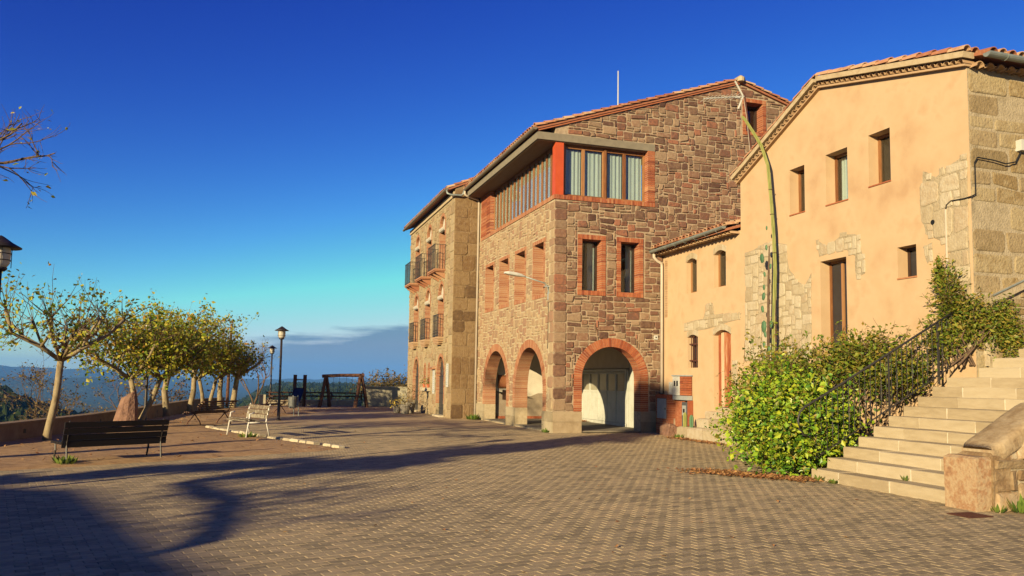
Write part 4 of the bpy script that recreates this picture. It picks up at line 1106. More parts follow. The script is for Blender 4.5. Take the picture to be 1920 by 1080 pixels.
# ---- signs and pots on and before the old house
def sign(name, s0, s1, z0, z1, label):
    t = thing(name, FC.P((s0+s1)/2, z0, .0), label, 'sign')
    mb = MB(); FC.box(mb, s0, s1, z0, z1, .03, .06); mb.build('board', PLASTICWHITE, t)
    mb = MB(); r2 = random.Random(hash(name) % 99)
    for i in range(int((z1-z0)/.09)):
        zz_ = z1-.1-.085*i
        if zz_ < z0+.06: break
        FC.box(mb, s0+.06, s0+.06+(s1-s0-.12)*r2.uniform(.4, 1), zz_, zz_+.022, .06, .0625)
    mb.build('print', SIGNINK, t); return t
sign('wall_sign', .35, .70, 1.28, 2.25, 'white upright notice board on the stone wall right of the nearer iron door')
sign('menu_board', 2.95, 3.32, .95, 2.0, 'tall white board between the twin windows and the nearer iron door')
mb = MB(); FC.box(mb, 2.86, 3.42, 2.03, 2.09, .0, .2); mb.prism([FC.P(2.84, 2.08, 0), FC.P(2.84, 2.2, 0), FC.P(2.84, 2.1, .24)], FC.S*.6); o = mb.build('sign_canopy', TILE, origin=FC.P(3.1, 2.03)); meta(o, 'small red tiled canopy above the tall white board', 'canopy')
def plant_pot(name, loc, r, h, potm, leafm, label, petals=None, n=160, seed=0, hl=.28, cat='plant pot', group=None):
    t = thing(name, loc, label, cat, group)
    mb = MB(); mb.lathe(loc, [(r*.62, 0), (r*.7, .02), (r*.95, h*.85), (r*1.08, h*.87), (r*1.08, h), (r*.9, h), (r*.85, h*.9)], 14); mb.build('pot', potm, t, smooth=False)
    g = np.random.default_rng(seed); P = g.normal(size=(n, 3))*[r*.75, r*.75, hl*.4]+[0, 0, h+hl*.5]; P[:, 2] = np.maximum(P[:, 2], h*.9)
    leaves_mesh('foliage', P+np.array(loc), .07, leafm, t, loc, seed)
    if petals:
        P = g.normal(size=(n//3, 3))*[r*.75, r*.75, hl*.3]+[0, 0, h+hl*.75]; leaves_mesh('blossom', P+np.array(loc), .05, petals, t, loc, seed+1)
    return t
plant_pot('flower_pot', tuple(FC.P(4.36, 1.2, .02)), .10, .18, POT, GRASS, 'red flower pot on the sill below the nearer lancet window', PETALRED, 60, 5, .22)
plant_pot('flower_pot', tuple(FC.P(5.25, 1.2, .02)), .10, .18, POT, GRASS, 'red flower pot on the sill below the farther lancet window', PETALRED, 60, 6, .22)
plant_pot('planter', (-2.15, 13.3, 0), .26, .42, POTGREY, SCRUB, 'grey stone planter with yellow flowers before the farther iron door', PETAL, 150, 7, .35)
plant_pot('planter', (-1.75, 14.1, 0), .24, .5, POTGREY, SCRUB, 'dark pot with a dry shrub close to the old house wall', None, 200, 8, .6)
plant_pot('planter', (-2.35, 14.3, 0), .2, .3, POTGREY, PETAL, 'small pot of yellow blooms beside the grey planter', PETAL, 120, 9, .3)

# ================================================================== PLASTER HOUSE WITH GABLE
FD = Fr((3.8, 0, 0), (0, -1, 0), (-1, 0, 0)); FDE = Fr((3.8, -11.92, 0), (1, 0, 0), (0, -1, 0))
ph = thing('plaster_house', (3.8, -8, 0), 'tall peach plastered house with a tiled gable and stone end wall', 'house')
S0, S1 = 4.45, 11.92
def dz(s): return 7.14+(s-4.45)*(8.66-7.14)/(7.84-4.45) if s < 7.84 else 8.66-(s-7.84)*(8.66-7.66)/(11.92-7.84)
WIN_D = [(6.6, 7.17, 5.82, 6.97), (7.94, 8.67, 5.8, 7.0), (9.33, 9.96, 5.93, 7.07), (10.09, 10.59, 3.82, 4.47)]
DOOR_D = (7.69, 8.57, 2.2, 4.5)
mb = MB(); wall_mesh(mb, FD, [(S0, -.3), (S1, -.3), (S1, dz(S1)), (7.84, dz(7.84)), (S0, dz(S0))], [rect_loop(*w) for w in WIN_D]+[rect_loop(*DOOR_D)], .42); mb.build('wall', PLASTER, ph)
mb = MB(); wall_mesh(mb, FDE, [(.008, -.3), (7.5, -.3), (7.5, 7.66), (.008, 7.66)], [], .42, n=.004); mb.build('wall', MORTAR_D, ph)
mb = MB(); mb.box((10.9, -11.5, -.3), (11.3, -4.45, 7.2)); mb.box((4.22, -4.85, -.3), (10.9, -4.45, 7.15)); mb.box((4.22, -11.5, 4.9), (10.9, -4.85, 5.1)); mb.build('wall', PLASTER, ph)
# end wall of big squared stones
rng = random.Random(31); ent = []; z = 0.0
while z < 7.5:
    h = min(rng.uniform(.26, .55), 7.58-z); s = 0.0
    while s < 4.6:
        w = rng.uniform(.45, 1.25) if s else rng.uniform(.5, 1.05)
        if rng.random() < .72 and z+h > 1.0: ent.append((FDE, s, z, w, h, ASHLAR_D, .016, .03, .004))
        s += w
    z += h
lay_stones(ph, ent, 300, 'stone', 32)
# bare stone patches in the plaster
def patch(pts, cell, sizes, seed, parent, fr=FD, m=STONE_PALE):
    r2 = random.Random(seed)
    lp = []
    for a, b in zip(pts, pts[1:]+pts[:1]):
        for t in (0, .34, .67): lp.append((a[0]+(b[0]-a[0])*t+r2.uniform(-.03, .03), a[1]+(b[1]-a[1])*t+r2.uniform(-.03, .03)))
    mb = MB(); wall_mesh(mb, fr, lp, [], .02, n=.007); po = mb.build('bare_patch', MORTAR_D, parent)
    s0, s1 = min(p[0] for p in pts), max(p[0] for p in pts); z0, z1 = min(p[1] for p in pts), max(p[1] for p in pts)
    for (s, z, w, h) in pack(s0, s1, z0, z1, cell, sizes, lambda a, b: not inside((a, b), lp), r2):
        V, F = stone_geo(fr, s, z, w, h, r2, .014, .012, .007); q = MB(); q.add(V, F, 0); q.build('stone', m, po, origin=fr.P(s+w/2, z+h/2, .007))
szP = [(2, 2), (3, 2), (2, 1), (3, 3), (2, 2), (1, 1), (4, 2)]
patch([(4.67, 5.14), (5.6, 5.28), (6.45, 5.14), (6.5, 4.54), (6.8, 4.2), (7.14, 3.98), (7.36, 4.28), (7.32, 2.2), (4.62, 2.2)], .12, szP, 1, ph)
patch([(10.71, 5.07), (10.81, 5.92), (11.15, 5.72), (11.88, 6.02), (11.88, 2.2), (11.45, 2.2), (11.4, 4.3), (10.85, 4.6)], .16, szP, 2, ph)
patch([(7.56, 5.04), (8.0, 4.83), (8.5, 5.06), (8.98, 4.9), (9.17, 4.08), (8.87, 3.93), (8.84, 4.5), (8.45, 4.72), (7.66, 4.6)], .13, szP, 3, ph)
patch([(10.78, 4.4), (10.98, 4.42), (11.0, 4.08), (10.85, 4.05)], .11, [(2, 2), (1, 2)], 4, ph)
# windows
for w in WIN_D[:3]:
    window(ph, FD, *w, -.26, m=WOOD, leaves=1, fw=.06, curt=[(.05, .95)] if w is WIN_D[1] else [(.72, .98)])
window(ph, FD, *WIN_D[3], -.26, m=DARKWOOD, leaves=1, fw=.06, glass=DARKGLASS)
window(ph, FD, *DOOR_D, -.26, m=WOOD, leaves=2, fw=.06, glass=DARKGLASS, name='glazed_door')
for w in WIN_D:
    mb = MB(); FD.box(mb, w[0]-.01, w[1]+.01, w[2]-.025, w[2]+.004, -.26, .02); mb.build('window_sill', BRICK, ph)
mb = MB(); mb.lathe((0, 0, 0), [(.0, 0), (.05, .0), (.05, .02), (.0, .02)], 12); hv = mb.v; q = MB(); q.add([FD.P(11.04+v[0], 4.83+v[1], .002+v[2]) for v in hv], mb.f); q.build('vent_hole', BLACK, ph)
# verge: cement band, corbelled tile row below it, cover tiles on top
def verge(fr, sA, zA, sB, zB, parent):
    a, b = fr.P(sA, zA), fr.P(sB, zB); d = (b-a); L = d.length; d.normalize(); up = Vector((0, 0, 1)); up = (up-d*up.dot(d)).normalized(); N = fr.N
    mb = MB(); mb.obox((a+b)/2+up*.20+N*.06, d*(L/2+.02), N*.14, up*.055); mb.build('verge_band', VERGE, parent)
    k = int(L/.165); mbb = MB()
    for i in range(k):
        c = a+d*(L*(i+.5)/k)+up*.055
        V, F = tile_geo(c-N*.15, c+N*.13, .075, .078, up, n=6, thick=.014); q = MB(); q.add(V, F, 0); q.build('corbel_tile', CORBEL, parent, origin=c)
    mb = MB(); mb.obox((a+b)/2+up*.02, d*(L/2), N*.1, up*.02); mb.build('corbel_course', CORBEL, parent)
    k = int(L/.36)
    lo, hi = (a, b) if a.z < b.z else (b, a); dd_ = (hi-lo).normalized()
    for row, n_ in ((0, .10), (1, -.11)):
        for i in range(k):
            p = lo+dd_*(L*i/k)+up*.275+N*n_
            V, F = tile_geo(p+up*rt.uniform(.0, .03), p+dd_*.46, .105*rt.uniform(.92, 1.08), .085, up); q = MB(); q.add(V, F, 0); q.build('roof_tile', TILE, parent, origin=p)
verge(FD, 4.38, dz(4.45)-.03, 7.84, dz(7.84), ph); verge(FD, 7.84, dz(7.84), 11.97, dz(11.92)-.01, ph)
mb = MB()
for (sa, sb) in ((4.2, 7.84), (7.84, 12.2)):
    za, zb = dz(sa)+.2, dz(sb)+.2; P = FD.P
    mb.hexa([P(sa, za, -.06), P(sb, zb, -.06), P(sb, zb, -7.6), P(sa, za, -7.6), P(sa, za+.06, -.06), P(sb, zb+.06, -.06), P(sb, zb+.06, -7.6), P(sa, za+.06, -7.6)])
rf = mb.build('roof', MATS['roof_board'], ph)
dn = (FD.P(7.84, dz(7.84))-FD.P(11.92, dz(11.92))).normalized(); un = Vector((0, 0, 1)); un = (un-dn*un.dot(dn)).normalized()
for i in range(30):
    p = FD.P(12.27, dz(12.2)+.235, -.28-.235*i); V, F = tile_geo(p+un*rt.uniform(.01, .04), p+dn*.5, .108, .09, un); q = MB(); q.add(V, F, 0); q.build('roof_tile', TILE, rf, origin=p)
    c = Vector((3.95+.26*i, -11.94, 7.63)); V, F = tile_geo(c+Vector((0, .1, 0)), c+Vector((0, -.16, 0)), .10, .10, (0, 0, 1)); q = MB(); q.add(V, F, 0); q.build('corbel_tile', CORBEL, rf, origin=c)
mb = MB(); half_gutter(mb, (3.86, -12.32, 7.80), (11.0, -12.32, 7.78), .085); 
for i in range(10): 
    x = 4.3+.6*i; mb.tube([(x, -12.32+.09*math.cos(t), 7.79+.09*math.sin(t)) for t in [PI+PI*j/8 for j in range(9)]], .008, 4)
mb.build('gutter', ZINC, ph)
# conduit, cable and white box at the corner
mb = MB(); mb.tube([FD.P(11.37, 2.9, .03), FD.P(11.37, 5.02, .03)], .022, 8); mb.build('conduit', PIPECREAM, ph)
mb = MB(); mb.tube([FD.P(11.37, 5.0, .03), FD.P(11.39, 5.1, .03), FD.P(11.5, 5.16, .03), FD.P(11.8, 5.14, .035), FD.P(11.97, 5.15, .03), (3.86, -11.98, 5.2), (3.86, -11.98, 5.8), (3.92, -11.99, 5.9), (4.3, -12.0, 5.88), (4.6, -12.0, 5.84), (4.85, -12.0, 5.9), (4.99, -12.0, 6.12)], .013, 6); mb.build('cable', BLACK, ph)
mb = MB(); mb.box((4.94, -12.06, 6.13), (5.16, -11.9, 6.34)); o = mb.build('junction_box', PLASTICWHITE, origin=(5.05, -11.98, 6.13)); meta(o, 'small white junction box with black cable on the stone end wall', 'box')

# ---- lower plaster wing between the gabled house and the stone house
an = thing('plaster_wing', (3.8, -2.2, 0), 'low peach plastered wing with tiled eave and weathered wooden door', 'house')
WIN_N = [(1.52, 2.12, 4.34, 5.30), (3.08, 3.70, 4.36, 5.32)]; BAR = (1.57, 2.17, 2.06, 2.98); DOOR_N = (3.04, 3.93, .82, 2.98)
def seg(w, r): return [(w[0], w[2]), (w[1], w[2])]+[(w[1]+(w[0]-w[1])*i/8, w[3]+r*math.sin(PI*i/8)) for i in range(9)]
holes = [seg(WIN_N[0], .1), seg(WIN_N[1], .1), seg(BAR, .08), seg(DOOR_N, .14)]
mb = MB(); wall_mesh(mb, FD, [(0.03, -.3), (4.45, -.3), (4.45, 5.82), (0.03, 5.82)], holes, .42, n=-.002); mb.build('wall', PLASTER, an)
mb = MB(); mb.box((4.22, -4.4, 3.4), (8, -.1, 3.6)); mb.box((7.6, -4.4, -.3), (8, -.1, 7.0)); mb.build('wall', PLASTER, an)
for w in WIN_N: window(an, FD, w[0], w[1], w[2], w[3]+.1, -.15, m=WOOD, leaves=1, fw=.05, curt=[(.3, .98)])
for w, r_ in ((WIN_N[0], .1), (WIN_N[1], .1), (BAR, .08), (DOOR_N, .14)):     # pale stone lintels
    mb = MB(); c = (w[0]+w[1])/2; h = (w[1]-w[0])/2; k = 6
    for i in range(k):
        t0, t1 = i/k+.01, (i+1)/k-.01
        P = [(w[0]-.04+(2*h+.08)*t, w[3]+r_*math.sin(PI*t)+q) for t, q in ((t0, 0), (t1, 0), (t1, .17), (t0, .17))]
        mb.hexa([FD.P(*p, -.1) for p in P]+[FD.P(*p, .012) for p in P])
    mb.build('lintel', STONE_PALE, an)
window(an, FD, BAR[0], BAR[1], BAR[2], BAR[3]+.08, -.2, m=DARKWOOD, leaves=1, glass=DARKGLASS)
mb = MB()
for i in range(4): s = BAR[0]+.1+i*.14; mb.tube([FD.P(s, BAR[2], -.08), FD.P(s+.004, BAR[3]+.06, -.08)], .014, 6)
for z in (BAR[2]+.22, BAR[3]-.2): FD.box(mb, BAR[0], BAR[1], z-.018, z+.018, -.085, -.06)
mb.build('window_bars', RUST, an)
mb = MB(); W = (DOOR_N[1]-DOOR_N[0])
for i in range(6):
    a = DOOR_N[0]+W*i/6+.004; b = DOOR_N[0]+W*(i+1)/6-.004; t = (i+.5)/6; FD.box(mb, a, b, DOOR_N[2]+.12, DOOR_N[3]+.14*math.sin(PI*t)-.01, -.25, -.16+.004*(i % 2))
do = mb.build('door', DOORWOOD, an); mb = MB(); FD.box(mb, DOOR_N[0], DOOR_N[1], DOOR_N[2]-.02, DOOR_N[2]+.1, -.4, -.05); mb.build('threshold', KERB, an)
mb = MB(); FD.box(mb, 3.68, 3.72, 1.85, 2.0, -.16, -.14); mb.tube([FD.P(3.7, 1.93, -.14), FD.P(3.7, 1.93, -.10)], .02, 8); mb.build('handle', IRON, do)
patch([(1.37, 3.42), (2.5, 3.5), (2.66, 3.95), (3.0, 3.92), (3.08, 3.6), (4.42, 3.5), (4.4, 3.34), (2.6, 3.2), (1.4, 3.2)], .11, szP, 5, an)
patch([(3.98, 2.25), (4.2, 2.22), (4.25, 1.6), (4.0, 1.6)], .11, [(1, 2), (2, 2)], 6, an)
mb = MB(); brick_run(mb, FD, .14, .32, 3.7, 5.6, -.1, .008, 'z', .075); mb.build('brick_quoin', [CORBEL, BMORTAR], an, kind='stuff')
# its roof with tile ends and zinc gutter
mb = MB(); mb.hexa([(3.42, -4.42, 5.80), (7.6, -4.42, 7.0), (7.6, -.04, 7.0), (3.42, -.04, 5.80), (3.42, -4.42, 5.87), (7.6, -4.42, 7.07), (7.6, -.04, 7.07), (3.42, -.04, 5.87)]); rf = mb.build('roof', MATS['roof_board'], an)
da = Vector((1, 0, .287)).normalized(); ua = Vector((-.287, 0, 1)).normalized()
for i in range(22):
    tile_row((3.36, -.14-.2*i, 5.90), da, ua, 1.15, rf, lift=.03, r=.09)
    c = Vector((3.62, -.12-.2*i, 5.73)); V, F = tile_geo(c+Vector((.2, 0, 0)), c+Vector((-.12, 0, 0)), .085, .085, (0, 0, 1)); q = MB(); q.add(V, F, 0); q.build('corbel_tile', CORBEL, rf, origin=c)
mb = MB(); half_gutter(mb, (3.36, -.02, 5.86), (3.36, -4.3, 5.93), .075)
for i in range(7):
    y = -.4-.6*i; mb.tube([(3.36+.08*math.cos(t), y, 5.87-.001*i+.08*math.sin(t)) for t in [PI+PI*j/8 for j in range(9)]], .007, 4); mb.tube([(3.44, y, 5.86), (3.8, y, 5.74)], .007, 4)
mb.build('gutter', ZINC, an)
mb = MB(); mb.tube([(4.2, -4.1, 6.1), (4.2, -4.1, 6.38), (4.24, -4.16, 6.45), (4.24, -4.44, 6.46)], .055, 8); mb.build('vent_pipe', ZINC, an, smooth=True)
# steps up to the wing's door
st = thing('door_steps', (3.2, -3.6, 0), 'worn pale stone blocks stepping up to the weathered wooden door', 'steps')
rng = random.Random(41)
def rough_block(lo, hi, m, parent, name, rng, c=.025, label=None):
    lo, hi = Vector(lo), Vector(hi); V = []
    ins = [(lo.z, 0), (hi.z-c, 0), (hi.z, c)]
    for z, i in ins:
        for sx, sy in ((0, 0), (1, 0), (1, 1), (0, 1)):
            V.append((lo.x+i if not sx else hi.x-i, lo.y+i if not sy else hi.y-i, z))
    V = [(x+rng.uniform(-1, 1)*c*.5, y+rng.uniform(-1, 1)*c*.5, z+rng.uniform(-1, 1)*c*.25) for x, y, z in V]
    mb = MB(); mb.add(V, [(8, 9, 10, 11)]+[(q+k, q+(k+1) % 4, q+(k+1) % 4+4, q+k+4) for q in (0, 4) for k in range(4)], 0)
    return mb.build(name, m, parent, origin=((lo.x+hi.x)/2, (lo.y+hi.y)/2, lo.z), label=label)
y = -2.25
for w in (.62, .85, .7, .8): rough_block((3.02, y-w+.015, -.05), (3.7, y, .34), STONE_PALE, st, 'step_stone', rng, .05); y -= w
for a, b in ((-2.95, -3.6), (-3.62, -4.35)): rough_block((3.28, b, .33), (3.75, a, .60), STONE_PALE, st, 'step_stone', rng, .04)
rough_block((3.5, -3.98, .58), (3.79, -3.03, .80), STONE_PALE, st, 'step_stone', rng, .03)
# electricity and gas cabinets in the corner
c1 = thing('meter_cabinet', (3.6, -.55, 0), 'red brick pillar with a grey steel meter door in the corner', 'cabinet')
rough_block((3.46, -.93, 0), (3.78, -.22, 1.1), BMORTAR, c1, 'core', random.Random(1), .004)
FK = Fr((3.46, 0, 0), (0, -1, 0), (-1, 0, 0)); mb = MB()
for i in range(16):
    z = i*.07
    if z < .45:
        for (a, b) in ((.21, .45), (.46, .70), (.71, .94)): FK.box(mb, a+(.0 if i % 2 else .0), b, z+.004, z+.066, -.2, .012)
    else:
        FK.box(mb, .21, .27, z+.004, z+.066, -.3, .012); FK.box(mb, .88, .94, z+.004, z+.066, -.3, .012)
mb.build('brick_casing', BRICK, c1, kind='stuff')
mb = MB(); FK.box(mb, .19, .96, 1.12, 1.22, -.33, .03); mb.build('brick_cap', BRICK, c1)
mb = MB(); FK.box(mb, .29, .86, .48, 1.10, .0, .02); dd2 = mb.build('steel_door', METALGREY, c1); mb = MB(); FK.box(mb, .80, .84, .76, .82, .02, .035); mb.build('lock', IRON, dd2)
c2 = thing('meter_box', (3.68, -1.4, 0), 'white two-windowed meter box framed in red brick above a dark recess', 'cabinet')
FK2 = Fr((3.62, 0, 0), (0, -1, 0), (-1, 0, 0))
mb = MB(); FK2.box(mb, .98, 1.42, 1.22, 1.80, -.15, .01); w_ = mb.build('box_door', PLASTICWHITE, c2)
for a in (1.06, 1.22):
    mb = MB(); FK2.box(mb, a, a+.09, 1.5, 1.66, .01, .014); mb.build('inspection_glass', DARKGLASS, w_)
mb = MB()
for i in range(8):
    z = 1.22+i*.072; 
    for (a, b) in ((1.43, 1.62), (1.63, 1.86)): FK2.box(mb, a, b, z+.004, z+.067, -.15, .016 if i % 2 else .012)
mb.build('brick_pier', BRICK, c2, kind='stuff')
mb = MB(); FK2.box(mb, .94, 1.88, 1.80, 1.84, -.17, .03); FK2.box(mb, 1.0, 1.88, 1.08, 1.21, -.16, .02); mb.build('ledge', METALGREY, c2)
mb = MB(); FK2.box(mb, .95, 1.5, 0, 1.07, -.17, -.1); FK2.box(mb, 1.86, 1.9, 0, 1.07, -.17, .0); mb.build('recess', BRICK, c2)
c3 = thing('gas_meter', (3.68, -1.7, .3), 'dark grey meter with a small square window below the white box', 'meter')
mb = MB(); FK2.box(mb, 1.55, 1.85, .28, 1.02, -.08, .01); g_ = mb.build('casing', mat('meter_grey', [(0.06, 0.065, 0.07), (0.1, 0.1, 0.11)], scale=5, rough=.5, bump=.05), c3)
mb = MB(); FK2.box(mb, 1.6, 1.8, .62, .92, .01, .03); mb.build('meter_face', METALGREY, c3)
mb = MB(); FK2.box(mb, 1.65, 1.75, .7, .82, .03, .034); mb.build('display', DARKGLASS, c3)
mb = MB(); FK2.box(mb, .72, .93, 1.24, 1.62, -.15, .0); o = mb.build('conduit_cover', PLASTICWHITE, origin=FK2.P(.82, 1.24)); meta(o, 'narrow white cover plate between the downpipe and the meter box', 'cover')
rough_block((3.2, -1.5, 0), (3.5, -1.0, .34), ROCK, None, 'boulder', random.Random(3), .08); bpy.data.objects['boulder']; meta(bpy.data.objects['boulder'], 'dark boulder on the ground before the brick meter cabinet', 'rock')

# ================================================================== STAIRCASE
stair = thing('stone_staircase', (0.33, -13.2, 0), 'broad sandstone staircase climbing to the right of the plaster house', 'staircase')
rng = random.Random(51); RISE, RUN, NST = .1775, .333, 17
SX = lambda k: .30+RUN*(k-1)          # riser position of step k
for k in range(1, NST+1):
    x0 = SX(k); z1 = RISE*k; yl = -11.72 if x0 < 3.6 else -12.12; cuts = [yl]; yy = yl-rng.uniform(.55, 1.1)
    while yy > -14.4: cuts.append(yy); yy -= rng.uniform(.85, 1.35)
    cuts.append(-14.74)
    for a, b in zip(cuts, cuts[1:]):
        e = rng.uniform(-.006, .006)
        rough_block((x0+e, b+.008, z1-RISE-.02), (x0+RUN+.16, a-.008, z1+rng.uniform(-.003, .003)), STAIR, stair, 'step_block', rng, .012)
        if b > -14.7:
            mb = MB(); mb.box((x0+.004, b-.012, z1-RISE), (x0+RUN*.5, b+.012, z1-.006)); mb.build('joint', mat('joint_mortar', [(0.50, 0.44, 0.33), (0.62, 0.55, 0.42)], scale=9, bump=.4), stair, origin=(x0, b, z1-RISE))
mb = MB(); mb.prism([(SX(1)+.2, -11.74, -.1), (SX(NST)+.3, -11.74, -.1), (SX(NST)+.3, -11.74, RISE*NST-.06), (SX(2)+.05, -11.74, .04)], (0, -2.98, 0)); mb.build('stair_core', STONE_PALE, stair)
mb = MB(); mb.box((SX(NST)+.3, -15.3, -.1), (12, -11.93, RISE*NST)); mb.build('landing', STAIR, stair)
# small weeds on the steps handled below; the side wall with its end post
RUBBLE = mat('rubble_stone', [(0.19, 0.12, 0.06), (0.30, 0.215, 0.12), (0.40, 0.31, 0.19), (0.33, 0.22, 0.12), (0.46, 0.38, 0.25)], scale=4.5, var=.35, bump=.7, bscale=24, bdist=.02, detail=8)
sw = thing('stair_wall', (.36, -15, 0), 'rough stone side wall with sloping coping right of the staircase', 'wall')
FW = Fr((.22, -15.27, 0), (1, 0, 0), (0, -1, 0))
mb = MB(); mb.prism([(.5, -14.76, -.2), (7.2, -14.76, -.2), (7.2, -14.76, 4.27), (.5, -14.76, .70)], (0, -.5, 0)); mb.build('core', MORTAR_D, sw)
rough_block((.10, -15.24, -.1), (.36, -14.74, .70), mat('pink_post', [(0.20, 0.10, 0.05), (0.33, 0.19, 0.10), (0.40, 0.29, 0.17), (0.30, 0.16, 0.08), (0.44, 0.34, 0.21)], scale=5, bump=.6, bscale=25, bdist=.02), sw, 'end_stone', random.Random(5), .03, label='reddish upright end stone')
rough_block((.33, -15.28, -.1), (.62, -14.74, .74), RUBBLE, sw, 'end_stone', random.Random(6), .04)
rough_block((.36, -15.26, .55), (.86, -14.76, .83), RUBBLE, sw, 'bed_stone', random.Random(9), .05)
r3 = random.Random(52); x = .40
def coping_z(x): return .70+(x-.3)*.533
while x < 6.6:
    l = r3.uniform(.6, 1.15); d = Vector((1, 0, .533)).normalized(); a = Vector((x, -15.02, coping_z(x)-.04)); L = l*1.13; n = 16; m = 22; V = []; F = []
    for i in range(n+1):
        c = a+d*(L*i/n); f = .80 if i in (0, n) else (.95 if i in (1, n-1) else 1)
        for k in range(m):
            t = 2*PI*k/m; yy_, zz_ = .29*math.copysign(abs(math.cos(t))**.38, math.cos(t)), .115*math.copysign(abs(math.sin(t))**.5, math.sin(t))
            q_ = 1+.17*(float(fbm(np.array((c.x+zz_)*4.0), np.array((c.y+yy_)*4.0+t), 31, 4))-.45)
            V.append((c.x-zz_*.45*f, c.y+yy_*f*q_, c.z+zz_*f*q_*1.05))
    for i in range(n):
        for k in range(m): F.append((i*m+k, i*m+(k+1) % m, (i+1)*m+(k+1) % m, (i+1)*m+k))
    F += [tuple(range(m)), tuple(range(n*m, n*m+m))]
    q = MB(); q.add(V, F, 0); q.build('coping_stone', RUBBLE, sw, origin=a, smooth=True); x += l
ent = []
for (s, z, w, h) in pack(.15, 4.2, 0, 3.0, .13, [(2, 2), (3, 2), (4, 3), (2, 1), (3, 3), (5, 3)], lambda s, z: z > coping_z(s+.22)-.10, r3): ent.append((FW, s, z, w, h, RUBBLE, .055, .006, -.02))
lay_stones(sw, ent, 300, 'stone', 53)
# wall on the left of the upper flight
uw = thing('upper_stair_wall', (4.1, -12.0, 2), 'rubble wall with sloping stone ledge beside the upper steps', 'wall')
mb = MB(); mb.prism([(4.05, -11.96, 1.5), (8.5, -11.96, 1.5), (8.5, -11.96, 5.0), (4.05, -11.96, 3.14)], (0, -.13, 0)); mb.build('core', MORTAR_D, uw)
FU = Fr((4.05, -12.09, 0), (1, 0, 0), (0, -1, 0)); ent = []
for (s, z, w, h) in pack(.02, 3.0, 2.0, 4.2, .15, [(3, 2), (4, 2), (2, 2), (5, 3), (3, 3)], lambda s, z: z > 3.06+s*.418, r3): ent.append((FU, s, z, w, h, ASHLAR_D, .03, .014, 0))
lay_stones(uw, ent, 60, 'stone', 54)
mb = MB(); mb.bar((4.0, -12.06, 3.19), (8.5, -12.06, 5.07), .26, .11); mb.build('ledge', STONE_PALE, uw)
mb = MB(); mb.tube([(4.02, -12.15, 3.29), (8.5, -12.15, 5.16)], .018, 6); mb.build('handrail', ZINC, uw)
rough_block((4.0, -12.0, 2.0), (4.25, -11.68, 2.45), STONE_PALE, None, 'stair_post', random.Random(8), .03); meta(bpy.data.objects['stair_post'], 'short pale stone post at the upper end of the iron railing', 'post')
# ---- iron railing
rl = thing('stair_railing', (.15, -11.7, 0), 'black wrought iron railing with thin balusters along the left edge of the stairs', 'railing')
RZ = lambda x: 1.16+(x-.15)*.537
mb = MB(); mb.tube([(.30, -11.66, .72), (.2, -11.66, .74), (.12, -11.66, .84), (.1, -11.66, 1.0), (.14, -11.66, 1.13), (.24, -11.66, RZ(.26))]+[(x, -11.66, RZ(x)) for x in (.6, 2, 3.98)], .02, 8); mb.build('top_rail', IRON, rl, smooth=True)
mb = MB(); mb.bar((.45, -11.66, RZ(.45)-.98), (3.98, -11.66, RZ(3.98)-.98), .03, .012); mb.build('bottom_rail', IRON, rl)
x = .34; k = 0
while x < 3.95:
    mb = MB(); zb = RZ(x)-.98 if x > .45 else .3
    if k % 3 == 1:
        P = []
        mb.tube([(x, -11.66, zb), (x, -11.66, zb+.25)], .0065, 6); mb.tube([(x, -11.66, zb+.6), (x, -11.66, RZ(x)-.01)], .0065, 6)
        for ph_ in (0, PI): mb.tube([(x+.011*math.cos(t*9+ph_), -11.66+.011*math.sin(t*9+ph_), zb+.25+.35*t) for t in [j/16 for j in range(17)]], .006, 5)
    else: mb.tube([(x, -11.66, zb), (x, -11.66, RZ(x)-.01)], .007, 6)
    mb.build('baluster', IRON, rl, origin=(x, -11.66, zb)); x += .118; k += 1
for x in (2.05, 3.2): 
    mb = MB(); mb.bar((x, -11.66, RZ(x)-1.15), (x, -11.66, RZ(x)), .026, .026); mb.build('post', IRON, rl)
# ---- iron grate in the paving
gr = MB(); gr.hexa([(-.44, -15.62, .004), (-.06, -15.62, .004), (-.06, -15.27, .004), (-.44, -15.27, .004), (-.44, -15.62, .012), (-.06, -15.62, .012), (-.06, -15.27, .012), (-.44, -15.27, .012)])
for i in range(6): gr.box((-.42, -15.6+.055*i, .012), (-.08, -15.575+.055*i, .017))
o = gr.build('drain_cover', RUST, origin=(-.25, -15.45, 0)); meta(o, 'rusty iron drain cover in the paving before the stair wall', 'drain cover')
# ---- planting bed
mb = MB(); N = 14; V = []; F = []
for i in range(N+1):
    for j in range(N+1):
        a, b = i/N, j/N; e = min(a, 1-a, b, 1-b)*4
        V.append((1.0+2.75*a, -11.68+3.6*b, -.03+.4*min(1, e)*(0.3+.7*a)))
for i in range(N):
    for j in range(N): F.append((i*(N+1)+j, (i+1)*(N+1)+j, (i+1)*(N+1)+j+1, i*(N+1)+j+1))
mb.add(V, F); o = mb.build('planting_bed', SOIL, smooth=True); meta(o, 'soil bed between the staircase and the plaster house', 'bed', kind='structure')

